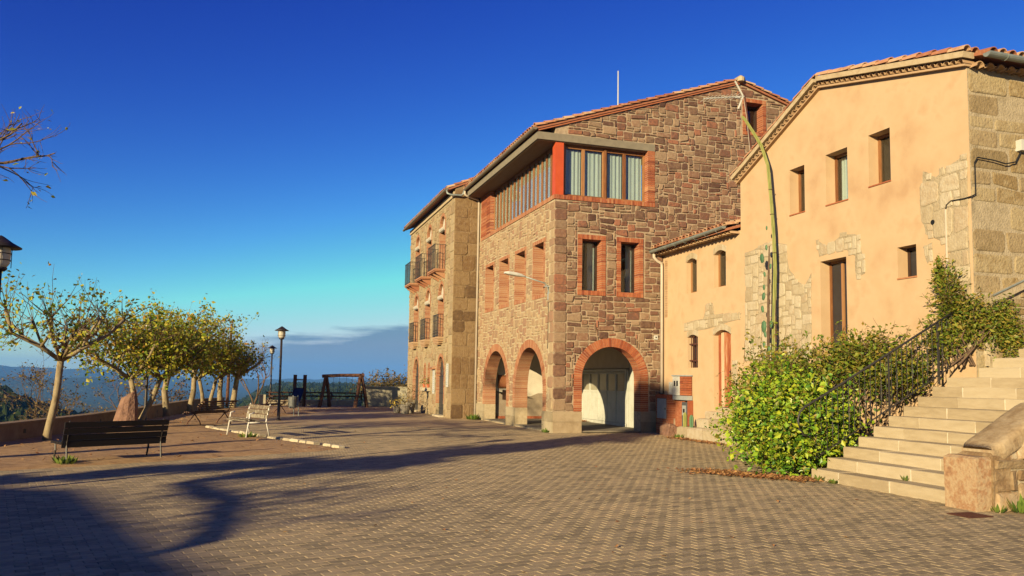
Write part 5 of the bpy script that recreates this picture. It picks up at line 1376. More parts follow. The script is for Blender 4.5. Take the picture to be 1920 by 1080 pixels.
# ================================================================== PLANTS
def cloud(ells, n, g, shell=.5):
    """points inside a union of ellipsoids (cx,cy,cz,rx,ry,rz,weight), denser towards the outside"""
    w = np.array([e[6] for e in ells], float); w /= w.sum(); out = []
    for e, q in zip(ells, w):
        k = int(n*q); d = g.normal(size=(k, 3)); d /= np.linalg.norm(d, axis=1, keepdims=True)
        r = (g.random((k, 1)))**(shell); lump = 1+.22*np.sin(d[:, :1]*7+e[0]*3)+.18*np.sin(d[:, 1:2]*9+e[1])+.12*g.normal(size=(k, 1))
        out.append(np.array(e[:3])+d*r*lump*np.array(e[3:6]))
    return np.concatenate(out)
def shoots(bases, g, L, n_leaf, up=1.0, spread=.5, steps=5):
    """thin arching shoots; returns (paths, leaf points)"""
    paths, pts = [], []
    for b in bases:
        d = np.array([g.normal()*spread, g.normal()*spread, up]); d /= np.linalg.norm(d); l = L*g.uniform(.5, 1.3); p = np.array(b, float); path = [p.copy()]
        for i in range(steps):
            d = d+g.normal(size=3)*.14+np.array([0, 0, -.05]); d /= np.linalg.norm(d); p = p+d*l/steps; path.append(p.copy())
        paths.append(path)
        for i in range(n_leaf):
            t = g.uniform(.25, 1)*steps; k = min(int(t), steps-1); pts.append(path[k]+(path[k+1]-path[k])*(t-k)+g.normal(size=3)*.03)
    return paths, pts
def bush(name, base, label, ells, n, leafm, size, seed, shootspec=None, cat='bush', group=None, stemm=BARKDARK, aspect=.62, nstem=9):
    g = np.random.default_rng(seed); t = thing(name, base, label, cat, group)
    P = cloud(ells, n, g); P = P[P[:, 2] > .02]
    mb = MB()
    for i in range(nstem):
        e = ells[g.integers(len(ells))]; top = np.array(e[:3])+g.normal(size=3)*np.array(e[3:6])*.45; b0 = np.array(base)+np.append(g.normal(size=2)*.12, 0)
        mid = (b0+top)/2+g.normal(size=3)*.12
        mb.tube([b0, mid, top], [.022, .014, .005], 5)
    if shootspec:
        bs = P[g.integers(len(P), size=shootspec[0])]; bs = bs[np.argsort(bs[:, 2])][len(bs)//3:]
        paths, pts = shoots(bs, g, shootspec[1], shootspec[2]); P = np.concatenate([P, np.array(pts)])
        for pa in paths: mb.tube(pa, [.006, .005, .005, .004, .003, .002], 4, caps=False)
    mb.build('stem', stemm, t)
    leaves_mesh('foliage', P, size, leafm, t, base, seed, aspect=aspect)
    return t
# big green bush at the foot of the stairs
bush('leafy_bush', (.75, -10.9, .05), 'dense green bush at the foot of the stairs hiding the railing start',
     [(.55, -10.75, .75, .95, 1.0, .80, 4), (.9, -10.2, 1.25, .9, .95, .75, 3), (.2, -11.3, .5, .62, .6, .5, 1.6), (1.5, -10.4, 1.0, .8, .9, .8, 2), (.7, -9.4, .7, .7, .6, .6, 1.2), (1.1, -11.25, .72, .55, .42, .6, 1.4)], 17000, LEAFBUSH, .088, 61, (70, .4, 12))
bush('rose_bush', (2.2, -9.0, .2), 'tall open bush with red tips against the bare stone patch',
     [(2.4, -8.6, 1.5, .8, 1.0, .85, 3), (2.6, -7.6, 1.6, .7, .9, .8, 2.2), (2.0, -9.4, 1.7, .7, .7, .7, 1.6), (2.2, -6.9, 1.3, .5, .5, .7, .8)], 7500, LEAFVINE, .08, 62, (110, .75, 12))
bush('rose_bush', (3.0, -10.1, .3), 'thorny bush behind the railing below the glazed door',
     [(3.0, -9.9, 2.15, .5, .75, .55, 2), (3.0, -10.5, 1.9, .55, .7, .6, 2), (2.9, -9.3, 2.1, .45, .5, .5, 1.2), (3.1, -11.1, 1.9, .4, .5, .5, 1)], 5200, LEAFVINE, .078, 63, (80, .55, 11))
bush('climbing_vine', (3.55, -11.75, 2.0), 'leafy climber hanging over the house corner at the top of the railing',
     [(3.6, -11.55, 3.1, .22, .32, .75, 2), (3.75, -11.9, 2.85, .35, .28, .55, 2.2), (4.15, -12.2, 2.75, .36, .22, .5, 2), (3.4, -11.5, 2.5, .35, .35, .4, 1.4), (3.55, -11.4, 3.7, .1, .16, .35, .5), (4.35, -12.3, 2.4, .25, .15, .35, .7)], 8500, LEAFVINE, .065, 64, (60, .35, 8), cat='climber', aspect=.5)
# tall columnar cactus tied to the wall
cw = thing('tall_cactus', (3.5, -6.2, .3), 'very tall thin ribbed cactus leaning against the plaster wall', 'cactus')
path = [(3.55, -6.20, .3), (3.55, -6.22, 2.9), (3.55, -6.31, 4.55), (3.55, -6.26, 5.5), (3.55, -6.20, 6.1), (3.52, -6.1, 7.2), (3.45, -5.93, 7.75), (3.38, -5.66, 8.2), (3.34, -5.42, 8.55), (3.3, -5.3, 8.72)]
# ribbed section
mb = MB(); n = 18; V = []; F = []; P = []
for i in range(len(path)-1):
    for k in range(4): P.append(Vector(path[i]).lerp(Vector(path[i+1]), k/4))
P.append(Vector(path[-1]))
for i, p in enumerate(P):
    d = (P[min(i+1, len(P)-1)]-P[max(i-1, 0)]).normalized(); s = d.orthogonal().normalized(); t = d.cross(s); r = .046*(1-.2*i/len(P))*(.5 if i == len(P)-1 else 1)*(1+.06*math.sin(i*2.1))
    for k in range(n):
        a = 2*PI*k/n; q = r*(1 if k % 2 else .76); V.append(p+s*q*math.cos(a)+t*q*math.sin(a))
for i in range(len(P)-1):
    for k in range(n): F.append((i*n+k, i*n+(k+1) % n, (i+1)*n+(k+1) % n, (i+1)*n+k))
F.append(tuple(range((len(P)-1)*n, len(P)*n)))
mb.add(V, F, .5); mb.build('stem', CACTUS, cw)
mb = MB()
for z, y in ((5.9, -6.22), (6.55, -6.17), (4.9, -6.29)): mb.tube([(3.55+0.054*math.cos(t), y+.054*math.sin(t), z) for t in [2*PI*j/12 for j in range(13)]], .008, 4)
mb.tube([(3.55, -6.3, 5.0), (3.57, -6.27, 3.0), (3.57, -6.25, 1.0)], .022, 6); mb.build('tie', BARKDARK, cw)
pc = thing('prickly_pear', (3.45, -6.05, .3), 'slender cactus with small oval green pads climbing beside the tall cactus', 'cactus')
mb = MB(); mb.tube([(3.5, -6.05, .3), (3.5, -6.06, 2.6), (3.5, -6.1, 4.2), (3.52, -6.12, 5.1)], [.05, .04, .03, .015], 6); mb.build('stem', BARKDARK, pc)
r4 = random.Random(9)
for (z, y, l) in ((5.55, -6.16, .1), (5.05, -6.14, .13), (4.8, -5.95, .22), (4.55, -6.3, .12), (4.38, -6.05, .12), (4.05, -6.02, .13), (3.82, -6.0, .18), (3.5, -5.95, .16), (3.05, -6.0, .27), (3.1, -6.3, .16), (2.85, -6.05, .14), (2.6, -6.0, .15), (2.45, -6.2, .18), (2.3, -5.98, .16)):
    mb = MB(); prof = [(.0, -l*.6), (l*.25, -l*.45), (l*.36, 0), (l*.28, l*.42), (.0, l*.6)]; mb.lathe((0, 0, 0), prof, 10)
    ang = r4.uniform(-.3, .3); vs = [Vector((v[0]*.45, v[1], v[2])) for v in mb.v]; m3 = Matrix.Rotation(ang, 3, 'X'); q = MB(); q.add([m3@v+Vector((3.42, y, z)) for v in vs], mb.f, 0); q.build('pad', PAD, pc, origin=(3.42, y, z), smooth=True)
for i, (x, y, h, lab) in enumerate(((3.1, -2.62, .42, 'short stubby green cactus on the low stone step, the taller of two'), (3.12, -2.95, .36, 'short dark cactus on the low stone step, right of the taller one'))):
    t = thing('small_cactus', (x, y, .33), lab, 'cactus'); mb = MB(); n = 14; V = []; F = []; prof = [(.055, 0), (.065, h*.4), (.062, h*.8), (.03, h)]
    for r_, z in prof:
        for k in range(n): a = 2*PI*k/n; q = r_*(1 if k % 2 else .8); V.append((x+q*math.cos(a), y+q*math.sin(a), .33+z))
    for j in range(3):
        for k in range(n): F.append((j*n+k, j*n+(k+1) % n, (j+1)*n+(k+1) % n, (j+1)*n+k))
    F.append(tuple(range(3*n, 4*n))); mb.add(V, F); mb.build('stem', PAD if i else CACTUS, t)
# weeds
def weed(name, loc, r, h, n, label, m=GRASS, seed=0, cat='weed', group=None):
    g = np.random.default_rng(seed); k = n; a = g.random(k)*2*PI; q = r*np.sqrt(g.random(k)); B = np.stack([loc[0]+q*np.cos(a)*.6, loc[1]+q*np.sin(a)*.6, np.full(k, loc[2])], 1)
    d = np.stack([np.cos(a)*.6, np.sin(a)*.6, g.uniform(.4, 1.2, k)], 1)*h*g.uniform(.5, 1.1, (k, 1)); s = np.stack([-np.sin(a), np.cos(a), np.zeros(k)], 1)*.012*(1+h*4)
    V = np.stack([B-s*.5, B+d*.55+s, B+d, B+d*.55-s*1.2], 1).reshape(-1, 3); b = np.arange(k)[:, None]*4
    F = np.concatenate([b+np.array([[0, 1, 2]]), b+np.array([[0, 2, 3]])], 1).reshape(-1, 3)
    o = np_mesh(name, V, F, np.repeat(g.random(k), 2), m, None, loc); meta(o, label, cat, group); return o
weed('weed_clump', (-.32, 8.1, 0), .42, .22, 160, 'green weeds growing at the foot of the downpipe', seed=1)
weed('weed_clump', (-.12, .25, 0), .2, .12, 60, 'small weeds at the foot of the corner pier', seed=2)
weed('weed_clump', (.65, -15.42, 0), .22, .2, 90, 'bright green weed at the foot of the stair wall', seed=3)
weed('weed_clump', (.35, -15.33, 0), .12, .1, 40, 'tiny weed beside the upright end stone', seed=13)
weed('weed_clump', (.24, -12.35, 0), .1, .09, 30, 'tuft of grass at the left end of the lowest step', seed=4)
weed('weed_clump', (.24, -12.0, 0), .12, .1, 30, 'weed between bush and lowest step', seed=5)
weed('weed_clump', (.62, -13.5, .178), .07, .08, 25, 'tuft of grass on the lowest tread of the stairs', seed=6)
weed('weed_clump', (2.92, -2.6, 0), .2, .14, 60, 'weeds at the foot of the low stone steps', seed=7)
weed('weed_clump', (-11.9, -7.5, .02), .28, .16, 80, 'weeds around the foot of the near dark bench', seed=8)
weed('weed_clump', (-8.9, -1.35, .02), .35, .14, 90, 'grass tuft below the white bench by the kerb', seed=9)
# fallen leaves
g = np.random.default_rng(70)
def strip(a, b, w, n, z=.006):
    t = g.random((n, 1)); a, b = np.array(a), np.array(b); P = a+(b-a)*t+g.normal(size=(n, 2))*w; return np.concatenate([P, z+g.random((n, 1))*.03], 1)
scatter_leaves_flat('leaf_litter', np.concatenate([strip((-.9, -10.6), (.05, -12.0), .16, 1500), strip((-1.2, -10.3), (-.4, -11.2), .22, 500)]), .06, LEAFDRY, 71, 'orange-brown leaf litter along the front of the big bush', 'leaf litter')
scatter_leaves_flat('leaf_litter', strip((2.85, -2.3), (2.95, -5.0), .16, 900), .06, LEAFDRY, 72, 'reddish leaf litter along the low stone steps', 'leaf litter')
scatter_leaves_flat('leaf_litter', strip((3.2, 5.0), (3.35, 6.6), .14, 260, .07), .07, LEAFDRY, 73, 'leaves blown against the garage door inside the porch', 'leaf litter')
n = 1500; P = np.stack([g.uniform(-15, -2, n), g.uniform(-9, 20, n)], 1); P = P[pip(P[:, 0], P[:, 1], DIRTPOLY)]
scatter_leaves_flat('leaf_litter', np.concatenate([P, np.full((len(P), 1), .05)], 1), .07, LEAFDRY, 74, 'dry leaves strewn over the earth terrace', 'leaf litter')
n = 220; P = np.stack([g.uniform(-9, 3, n), g.uniform(-17, 4, n)], 1)
scatter_leaves_flat('leaf_litter', np.concatenate([P, np.full((n, 1), .005)], 1), .05, LEAFDRY, 75, 'single dry leaves scattered across the paving', 'leaf litter')

# ================================================================== TREES
def pollard(name, base, label, h0, lean, limbs, limb_len, shoots_n, shoot_len, leaf_n, seed, trunk_r=.11, leafm=LEAF, leaf=.095, group=None, droop=.35, trunk2=None, dense=0):
    g = np.random.default_rng(seed); t = thing(name, base, label, 'tree', group); mb = MB(); tw = MB(); P = []
    base = np.array(base, float); top = base+np.array([lean[0], lean[1], h0])
    mid = (base+top)/2+np.array([g.normal()*.05, g.normal()*.05, 0])
    mb.tube([base-[0, 0, .1], base+[0, 0, .15], mid, top], [trunk_r*1.35, trunk_r*1.1, trunk_r*.92, trunk_r*.85], 9)
    for i in range(limbs):
        a = 2*PI*(i+g.uniform(-.3, .3))/limbs; out = np.array([math.cos(a), math.sin(a), 0]); l = limb_len*g.uniform(.7, 1.2)
        p1 = top+out*l*.35+[0, 0, l*.18]; p2 = top+out*l*.75+[0, 0, l*.42]+g.normal(size=3)*.06; p3 = top+out*l+[0, 0, l*.75]+g.normal(size=3)*.08
        mb.tube([top-[0, 0, .08], p1, p2, p3], [trunk_r*.62, trunk_r*.52, trunk_r*.45, trunk_r*.5], 6)
        knobs = [p3, p2]
        if l > .7:
            s = np.cross(out, [0, 0, 1]); p4 = p1+s*l*.4*g.choice([-1, 1])+[0, 0, l*.5]; mb.tube([p1, (p1+p4)/2+g.normal(size=3)*.05, p4], [trunk_r*.45, trunk_r*.36, trunk_r*.38], 6); knobs.append(p4)
        for kb in knobs:
            for q in range(shoots_n):
                d = np.array([g.normal()*.5, g.normal()*.5, g.uniform(.4, 1.1)])+out*.35; d /= np.linalg.norm(d); L = shoot_len*g.uniform(.35, 1.2); p = np.array(kb); path = [p.copy()]
                for k in range(4): d = d+g.normal(size=3)*.09+np.array([0, 0, .04]); d /= np.linalg.norm(d); p = p+d*L/4; path.append(p.copy())
                tw.tube(path, [.011, .009, .007, .005, .003], 4, caps=False)
                bare = g.random() < .3; cen = path[4]+np.array([0, 0, -.05])
                for k in range(2 if bare else leaf_n):
                    if g.random() < .68: P.append(cen+g.normal(size=3)*[.085, .085, .10])
                    else: tt = g.uniform(.1, 1)*3.99; j = int(tt); P.append(path[j]+(path[j+1]-path[j])*(tt-j)+g.normal(size=3)*.06)
            for q in range(dense): P.append(kb+g.normal(size=3)*[.38, .38, .34])
            nd = int(shoots_n*droop)
            for q in range(nd):
                d = np.array([g.normal()*.6, g.normal()*.6, -.35])+out*.6; d /= np.linalg.norm(d); L = shoot_len*.6*g.uniform(.4, 1.1); path = [np.array(kb)+d*L*k/4+np.array([0, 0, -.04*k*k*.25]) for k in range(5)]
                tw.tube(path, [.009, .008, .006, .005, .003], 4, caps=False)
                for k in range(leaf_n): P.append(path[g.integers(1, 5)]+g.normal(size=3)*.09)
    mb.build('trunk', BARK, t, smooth=True); tw.build('twigs', BARKDARK, t, kind='stuff')
    if len(P): leaves_mesh('crown', np.array(P), leaf, leafm, t, tuple(base), seed, aspect=.8, up=.2)
    return t
G = 'pollarded trees along the terrace wall'
pollard('plane_tree', (-13.35, -2.1, .02), 'leaning pollarded tree with sparse yellowing leaves, nearest to the camera', 1.95, (.18, .05), 7, 1.2, 6, 1.1, 6, 81, .085, group=G, droop=.9, leaf=.085)
for i, (x, y, lab, h, lean, lb, ll, sn, sl, ln, tr, dn) in enumerate((
    (-12.3, 4.3, 'forked yellow-green tree right behind the standing stone', 1.5, (-.2, .1), 6, 1.3, 8, 1.15, 13, .09, 40),
    (-12.15, 4.6, 'tree whose slanting trunk leaves the foot of the forked one', 1.5, (.5, .2), 6, 1.2, 8, 1.15, 13, .09, 40),
    (-11.9, 10.0, 'yellow tree with straight pale trunk behind the brown bench', 1.9, (.02, .1), 7, 1.5, 9, 1.5, 14, .12, 60),
    (-11.4, 15.0, 'tree with an ochre trunk in the middle of the grove', 1.9, (.1, .05), 7, 1.5, 9, 1.6, 14, .12, 60),
    (-10.98, 17.1, 'left one of two slim forked trees in the grove', 1.5, (-.25, .1), 5, 1.5, 7, 1.0, 10, .09, 30),
    (-10.75, 17.3, 'right one of two slim forked trees in the grove', 1.5, (.3, .1), 5, 1.4, 7, .9, 9, .09, 24),
    (-10.3, 19.0, 'tree with thick pale trunk near the end of the grove', 1.6, (.0, .1), 5, 1.3, 6, .75, 8, .13, 18),
    (-9.7, 18.8, 'rightmost tree of the grove with thinning leaves', 1.6, (.15, .1), 5, 1.05, 6, .9, 6, .14, 14))):
    pollard('plane_tree', (x, y, .02), lab, h, lean, lb, ll, sn, sl, ln, 90+i, tr, group=G, dense=dn*2, leaf=.10)
# bare twiggy trees beyond the wall
def bare_tree(name, base, label, h, seed, spread=.6, leaf_n=2, leafm=SCRUB, r=.09, levels=4, leaf=.07, lean=(0, 0, 1), group=None, n_child=3, cat='tree'):
    g = np.random.default_rng(seed); t = thing(name, base, label, cat, group); mb = MB(); tw = MB(); P = []
    def grow(p, d, L, rad, lev):
        path = [p.copy()]; k = 4
        for i in range(k): d = d+g.normal(size=3)*.14; d /= np.linalg.norm(d); p = p+d*L/k; path.append(p.copy())
        (mb if lev > 1 else tw).tube(path, list(np.linspace(rad, rad*.62, k+1)), 7 if lev > 2 else 4, caps=False)
        if lev == 0:
            for q in range(leaf_n): P.append(path[g.integers(1, 5)]+g.normal(size=3)*.05)
            return
        for c in range(n_child+(1 if lev < 3 else 0)):
            dd = d+g.normal(size=3)*spread; dd[2] += .15; dd /= np.linalg.norm(dd); j = 4 if c == 0 else g.integers(2, 5); grow(path[j], dd, L*g.uniform(.55, .85), rad*.55, lev-1)
    d0 = np.array(lean, float); d0 /= np.linalg.norm(d0); grow(np.array(base, float)-[0, 0, .1], d0, h*.42, r, levels)
    mb.build('trunk', BARKDARK, t); tw.build('twigs', BARKDARK, t, kind='stuff')
    if P: leaves_mesh('crown', np.array(P), leaf, leafm, t, base, seed, aspect=.7)
    return t
bare_tree('bare_tree', (-15.2, 9.5, -2.2), 'grey-brown twiggy tree behind the terrace wall left of the standing stone', 4.8, 101, .65, 3, SCRUB, leaf=.075, levels=5)
bare_tree('bare_tree', (-14.2, 15.5, -2.6), 'twiggy tree below the terrace wall behind the grove', 5.0, 102, .65, 3, SCRUB, leaf=.075, levels=5)
bare_tree('bare_tree', (-13.2, 22.5, -2.6), 'thin bare tree far behind the grove', 5.0, 103, .6, 4, SCRUB, leaf=.10)
bare_tree('bare_tree', (-9.0, 24.6, -1.5), 'nearly leafless tree right of the grove beside the tall lamp', 5.0, 104, .45, 1, LEAF, leaf=.10)
bush('scrub_bush', (-1.6, 25.2, -.8), 'reddish dry bush behind the white wall next to the old house', [(-1.6, 25.2, .9, 1.5, 1.2, 1.0, 1), (-.4, 25.0, 1.0, 1.2, 1.0, 1.0, 1)], 3500, SCRUB, .12, 105, (50, .6, 6))

# ================================================================== TERRACE FURNITURE
def lamp_post(base, label, group='lamp posts with flat conical caps', H=3.5):
    t = thing('lamp_post', base, label, 'lamp post', group); b = Vector(base); k = H/3.5
    mb = MB(); mb.lathe(b, [(.11, 0), (.11, .03), (.06, .06), (.055, .5), (.048, .55), (.042, 1.6), (.04, 2.98*k)], 12); mb.build('pole', LAMPIRON, t, smooth=True)
    mb = MB(); mb.lathe(b+Vector((0, 0, 2.98*k)), [(.07, 0), (.10, .03), (.10, .05), (.06, .055)], 14); mb.build('collar', LAMPIRON, t)
    mb = MB(); mb.lathe(b+Vector((0, 0, 3.03*k)), [(.085, 0), (.125, .06), (.135, .2), (.125, .28), (.1, .29)], 16); mb.build('lantern_glass', LAMPGLASS, t, smooth=True)
    mb = MB()
    for z in (.1, .19): mb.tube([b+Vector((.14*math.cos(2*PI*j/16), .14*math.sin(2*PI*j/16), 3.03*k+z)) for j in range(17)], .006, 4)
    for j in range(4): mb.tube([b+Vector((.14*math.cos(PI*j/2+.4), .14*math.sin(PI*j/2+.4), 3.03*k)), b+Vector((.14*math.cos(PI*j/2+.4), .14*math.sin(PI*j/2+.4), 3.33*k))], .006, 4)
    mb.build('cage', LAMPIRON, t)
    mb = MB(); mb.lathe(b+Vector((0, 0, 3.30*k)), [(.255, 0), (.262, .012), (.15, .075), (.06, .14), (.03, .16), (.0, .175)], 20); mb.build('cap', LAMPIRON, t, smooth=True)
lamp_post((-7.87, 7.68, 0), 'tall lamp post standing alone on the paving before the cloud bank')
lamp_post((-7.85, 23.0, -.15), 'farther smaller lamp post behind the low far wall')
lamp_post((-12.22, -10.9, 0), 'lamp post cut by the left edge of the picture')
lamp_post((-12.15, 5.6, .02), 'lamp post whose cap pokes out of the yellow tree crowns')
def bench(base, ax, label, kind, name='park_bench', L=1.85):
    """ax: unit direction of the length; the sitter faces ax rotated by +90 degrees"""
    ax = Vector(ax).normalized(); fw = Vector((-ax.y, ax.x, 0)); b = Vector(base); t = thing(name, base, label, 'bench')
    Q = lambda a, f, z: b+ax*a+fw*f+Vector((0, 0, z))
    if kind == 'slab':      # flat slatted seat and back on bent iron legs
        for i, (z0, z1, f) in enumerate(((.40, .50, -.24), (.51, .61, -.27), (.62, .72, -.30))):
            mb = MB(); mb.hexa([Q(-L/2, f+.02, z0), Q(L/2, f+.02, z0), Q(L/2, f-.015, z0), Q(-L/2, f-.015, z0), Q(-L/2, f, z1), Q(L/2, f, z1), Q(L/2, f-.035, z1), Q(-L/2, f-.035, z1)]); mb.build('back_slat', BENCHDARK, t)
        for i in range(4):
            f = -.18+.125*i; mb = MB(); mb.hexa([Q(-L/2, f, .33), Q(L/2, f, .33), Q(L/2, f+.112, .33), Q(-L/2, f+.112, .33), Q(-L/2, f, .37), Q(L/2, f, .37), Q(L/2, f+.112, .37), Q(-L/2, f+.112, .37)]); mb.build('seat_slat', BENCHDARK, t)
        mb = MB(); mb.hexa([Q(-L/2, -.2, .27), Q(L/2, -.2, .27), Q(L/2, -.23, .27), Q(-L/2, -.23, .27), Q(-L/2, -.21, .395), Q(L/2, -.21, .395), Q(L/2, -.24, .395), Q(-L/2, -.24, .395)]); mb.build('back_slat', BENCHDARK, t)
        for a in (-L/2+.08, L/2-.1):
            for pts in ([Q(a, -.32, .74), Q(a, -.24, .40), Q(a, -.22, .32), Q(a, -.27, .0)], [Q(a, .3, .33), Q(a, .28, .2), Q(a, .34, 0)], [Q(a, -.22, .32), Q(a, .3, .325)]):
                mb = MB(); mb.tube(pts, .018, 6); mb.build('leg', LAMPIRON, t)
    elif kind == 'scroll':  # many narrow slats over an S-shaped iron end
        prof = [(.36, .36), (.30, .41), (.22, .42), (.14, .41), (.06, .39), (-.02, .38), (-.09, .40), (-.14, .45), (-.18, .52), (-.22, .60), (-.26, .67), (-.32, .73), (-.39, .76), (-.45, .75)]
        for f, z in prof:
            mb = MB(); mb.bar(Q(-L/2, f, z), Q(L/2, f, z), .055, .03, up=(0, 0, 1)); mb.build('slat', BENCHBROWN, t)
        for a in (-L/2+.12, L/2-.12):
            mb = MB(); mb.tube([Q(a, f, z-.025) for f, z in prof], .016, 6); mb.build('end_frame', RUST, t)
            for pts in ([Q(a, .0, .36), Q(a, .12, .22), Q(a, .24, .12), Q(a, .31, 0)], [Q(a, .0, .36), Q(a, -.1, .24), Q(a, -.2, .14), Q(a, -.27, 0)]):
                mb = MB(); mb.tube(pts, .016, 6); mb.build('leg', RUST, t)
    else:                   # pale worn slats on white steel legs with arm rests
        prof = [(.29, .43), (.22, .47), (.12, .46), (.01, .42), (-.09, .385), (-.17, .375)]
        for f, z in prof:
            mb = MB(); mb.bar(Q(-L/2, f, z), Q(L/2, f, z), .095, .025); mb.build('seat_slat', BENCHPALE, t)
        for f, z in ((-.24, .52), (-.27, .64), (-.30, .76)):
            mb = MB(); mb.bar(Q(-L/2, f, z), Q(L/2, f, z), .022, .095, up=(0, 0, 1)); mb.build('back_slat', BENCHPALE, t)
        for a in (-L/2+.03, L/2-.03):
            for pts in ([Q(a, .30, 0), Q(a, .24, .40), Q(a, .22, .60), Q(a, .10, .63)], [Q(a, -.34, 0), Q(a, -.23, .40), Q(a, -.29, .70), Q(a, -.33, .84)], [Q(a, -.23, .375), Q(a, .25, .38)]):
                mb = MB(); mb.tube(pts, .02, 6); mb.build('leg', BENCHWHITE, t, smooth=True)
    return t
bench((-11.3, -6.85, .03), (1.6, .95, 0), 'black slatted bench seen from behind in the near shade', 'slab')
bench((-10.1, 4.45, .03), (.63, .78, 0), 'brown scroll-backed bench on iron legs in front of the grove', 'scroll', L=1.6)
bench((-8.92, -.9, .03), (.41, -.91, 0), 'worn pale bench with white legs standing at the kerb', 'pale', L=1.25) if False else bench((-8.92, -.9, .03), (-.41, .91, 0), 'worn pale bench with white legs standing at the kerb', 'pale', L=1.25)
bench((-8.0, 12.1, .03), (.55, .83, 0), 'small dark bench far back beside the tall lamp post', 'scroll', L=1.5)
# litter bin
lb = thing('litter_bin', (-7.2, 11.2, .02), 'grey perforated metal litter bin on two slanting posts', 'litter bin'); mb = MB(); b = Vector((-7.22, 11.2, .32))
mb.lathe(b, [(.14, 0), (.15, .02), (.185, .46), (.19, .47), (.17, .47), (.14, .05)], 14); mb.build('basket', mat('bin_mesh', [(0.09, 0.095, 0.09), (0.15, 0.155, 0.15)], scale=30, rough=.5, bump=.4, bscale=60), lb)
for s_ in (-.05, .14):
    mb = MB(); mb.tube([(-7.1+s_, 11.2, 0), (-7.16+s_, 11.2, .84)], .018, 6); mb.build('leg', ZINC, lb)
# standing stone
mb = MB(); r5 = random.Random(3); V = []; F = []; n = 9; zs = (-.1, .25, .6, .9, 1.04)
for i, z in enumerate(zs):
    f = (1, .9, .74, .56, .46)[i]
    for k in range(n):
        a = 2*PI*k/n; rx, ry = .36*f*(1+r5.uniform(-.1, .1)), .26*f*(1+r5.uniform(-.1, .1)); V.append((-12.33+rx*math.cos(a)+.10*z, 2.35+ry*math.sin(a)+.05*z, z+(.12*math.cos(a) if i == 4 else r5.uniform(-.04, .04))))
for i in range(len(zs)-1):
    for k in range(n): F.append((i*n+k, i*n+(k+1) % n, (i+1)*n+(k+1) % n, (i+1)*n+k))
F.append(tuple(range((len(zs)-1)*n, len(zs)*n))); mb.add(V, F); o = mb.build('standing_stone', ROCK, origin=(-12.33, 2.35, 0)); meta(o, 'tapering reddish standing stone behind the black bench', 'stone')
# utility pole
up_ = thing('utility_pole', (-10.03, 21.0, 0), 'plain wooden pole rising out of the grove', 'pole'); mb = MB(); mb.tube([(-10.03, 21, 0), (-9.97, 21, 4.32)], [.085, .065], 8); mb.build('pole', LOG, up_)
mb = MB(); mb.tube([(-9.98, 21, 4.2), (-10.4, 20.9, 3.6), (-10.7, 20.8, 3.2)], .012, 5); mb.build('stay', BLACK, up_)
# terrace wall
tw_ = thing('terrace_wall', (-13, 4, 0), 'low plastered parapet wall running behind the benches and trees', 'wall')
WLINE = [(-17.5, -10.5), (-15.3, -5.2), (-14.2, -2.6), (-13.25, 1.9), (-12.55, 7), (-11.95, 13.4), (-11.3, 19), (-10.2, 22.6)]
k = 0
for (a, b) in zip(WLINE, WLINE[1:]):
    a, b = Vector((*a, 0)), Vector((*b, 0)); d = (b-a).normalized(); s_ = Vector((-d.y, d.x, 0)); L = (b-a).length; n = max(1, round(L/2.2))
    for i in range(n):
        p, q = a+d*(L*i/n), a+d*(L*(i+1)/n); mb = MB(); mb.hexa([p+Vector((0, 0, -.6)), q+Vector((0, 0, -.6)), q+s_*.28+Vector((0, 0, -.6)), p+s_*.28+Vector((0, 0, -.6)), p+Vector((0, 0, .40)), q+Vector((0, 0, .40)), q+s_*.28+Vector((0, 0, .40)), p+s_*.28+Vector((0, 0, .40))]); w_ = mb.build('wall_panel', WALLCAP, tw_, origin=p)
        mb = MB(); e = .03; mb.hexa([p-s_*e+d*.004+Vector((0, 0, .402)), q-s_*e-d*.004+Vector((0, 0, .402)), q+s_*(.28+e)-d*.004+Vector((0, 0, .402)), p+s_*(.28+e)+d*.004+Vector((0, 0, .402)), p-s_*e+d*.004+Vector((0, 0, .45)), q-s_*e-d*.004+Vector((0, 0, .45)), q+s_*(.28+e)-d*.004+Vector((0, 0, .45)), p+s_*(.28+e)+d*.004+Vector((0, 0, .45))]); mb.build('coping', WALLCAP, w_, origin=p)
        m_ = (p+q)/2; mb = MB(); mb.obox(m_+Vector((0, 0, .22)), d*.06, s_*.006, Vector((0, 0, .05))); mb.build('drain_hole', BLACK, w_, origin=m_)
# far wall with rails
fw = thing('far_wall', (-5.6, 22.5, 0), 'low stone wall with two wooden rails at the far end of the square', 'wall')
mb = MB(); mb.box((-8.3, 22.5, -.5), (-2.95, 22.8, .36)); mb.build('core', WHITEWALL, fw); FF2 = Fr((-8.3, 22.5, 0), (1, 0, 0), (0, -1, 0)); r6 = random.Random(77); ent = []
for (s, z, w, h) in pack(0, 5.3, 0, .36, .12, [(2, 1), (3, 2), (2, 2), (4, 3)], lambda a, b: False, r6): ent.append((FF2, s, z, w, h, STONE_PALE, .03, .012, 0))
lay_stones(fw, ent, 120, 'stone', 78)
mb = MB(); mb.box((-8.45, 22.4, -.4), (-8.1, 22.8, .62)); mb.build('end_pillar', WHITEWALL, fw)
for z in (.55, .74):
    mb = MB(); mb.tube([(-8.1, 22.62, z), (-5.5, 22.62, z+.01), (-2.9, 22.62, z)], .04, 6); mb.build('rail', LOG, fw)
for i in range(4):
    x = -7.9+i*1.65; mb = MB(); mb.tube([(x, 22.65, .3), (x, 22.65, .8)], .045, 6); mb.build('rail_post', LOG, fw)
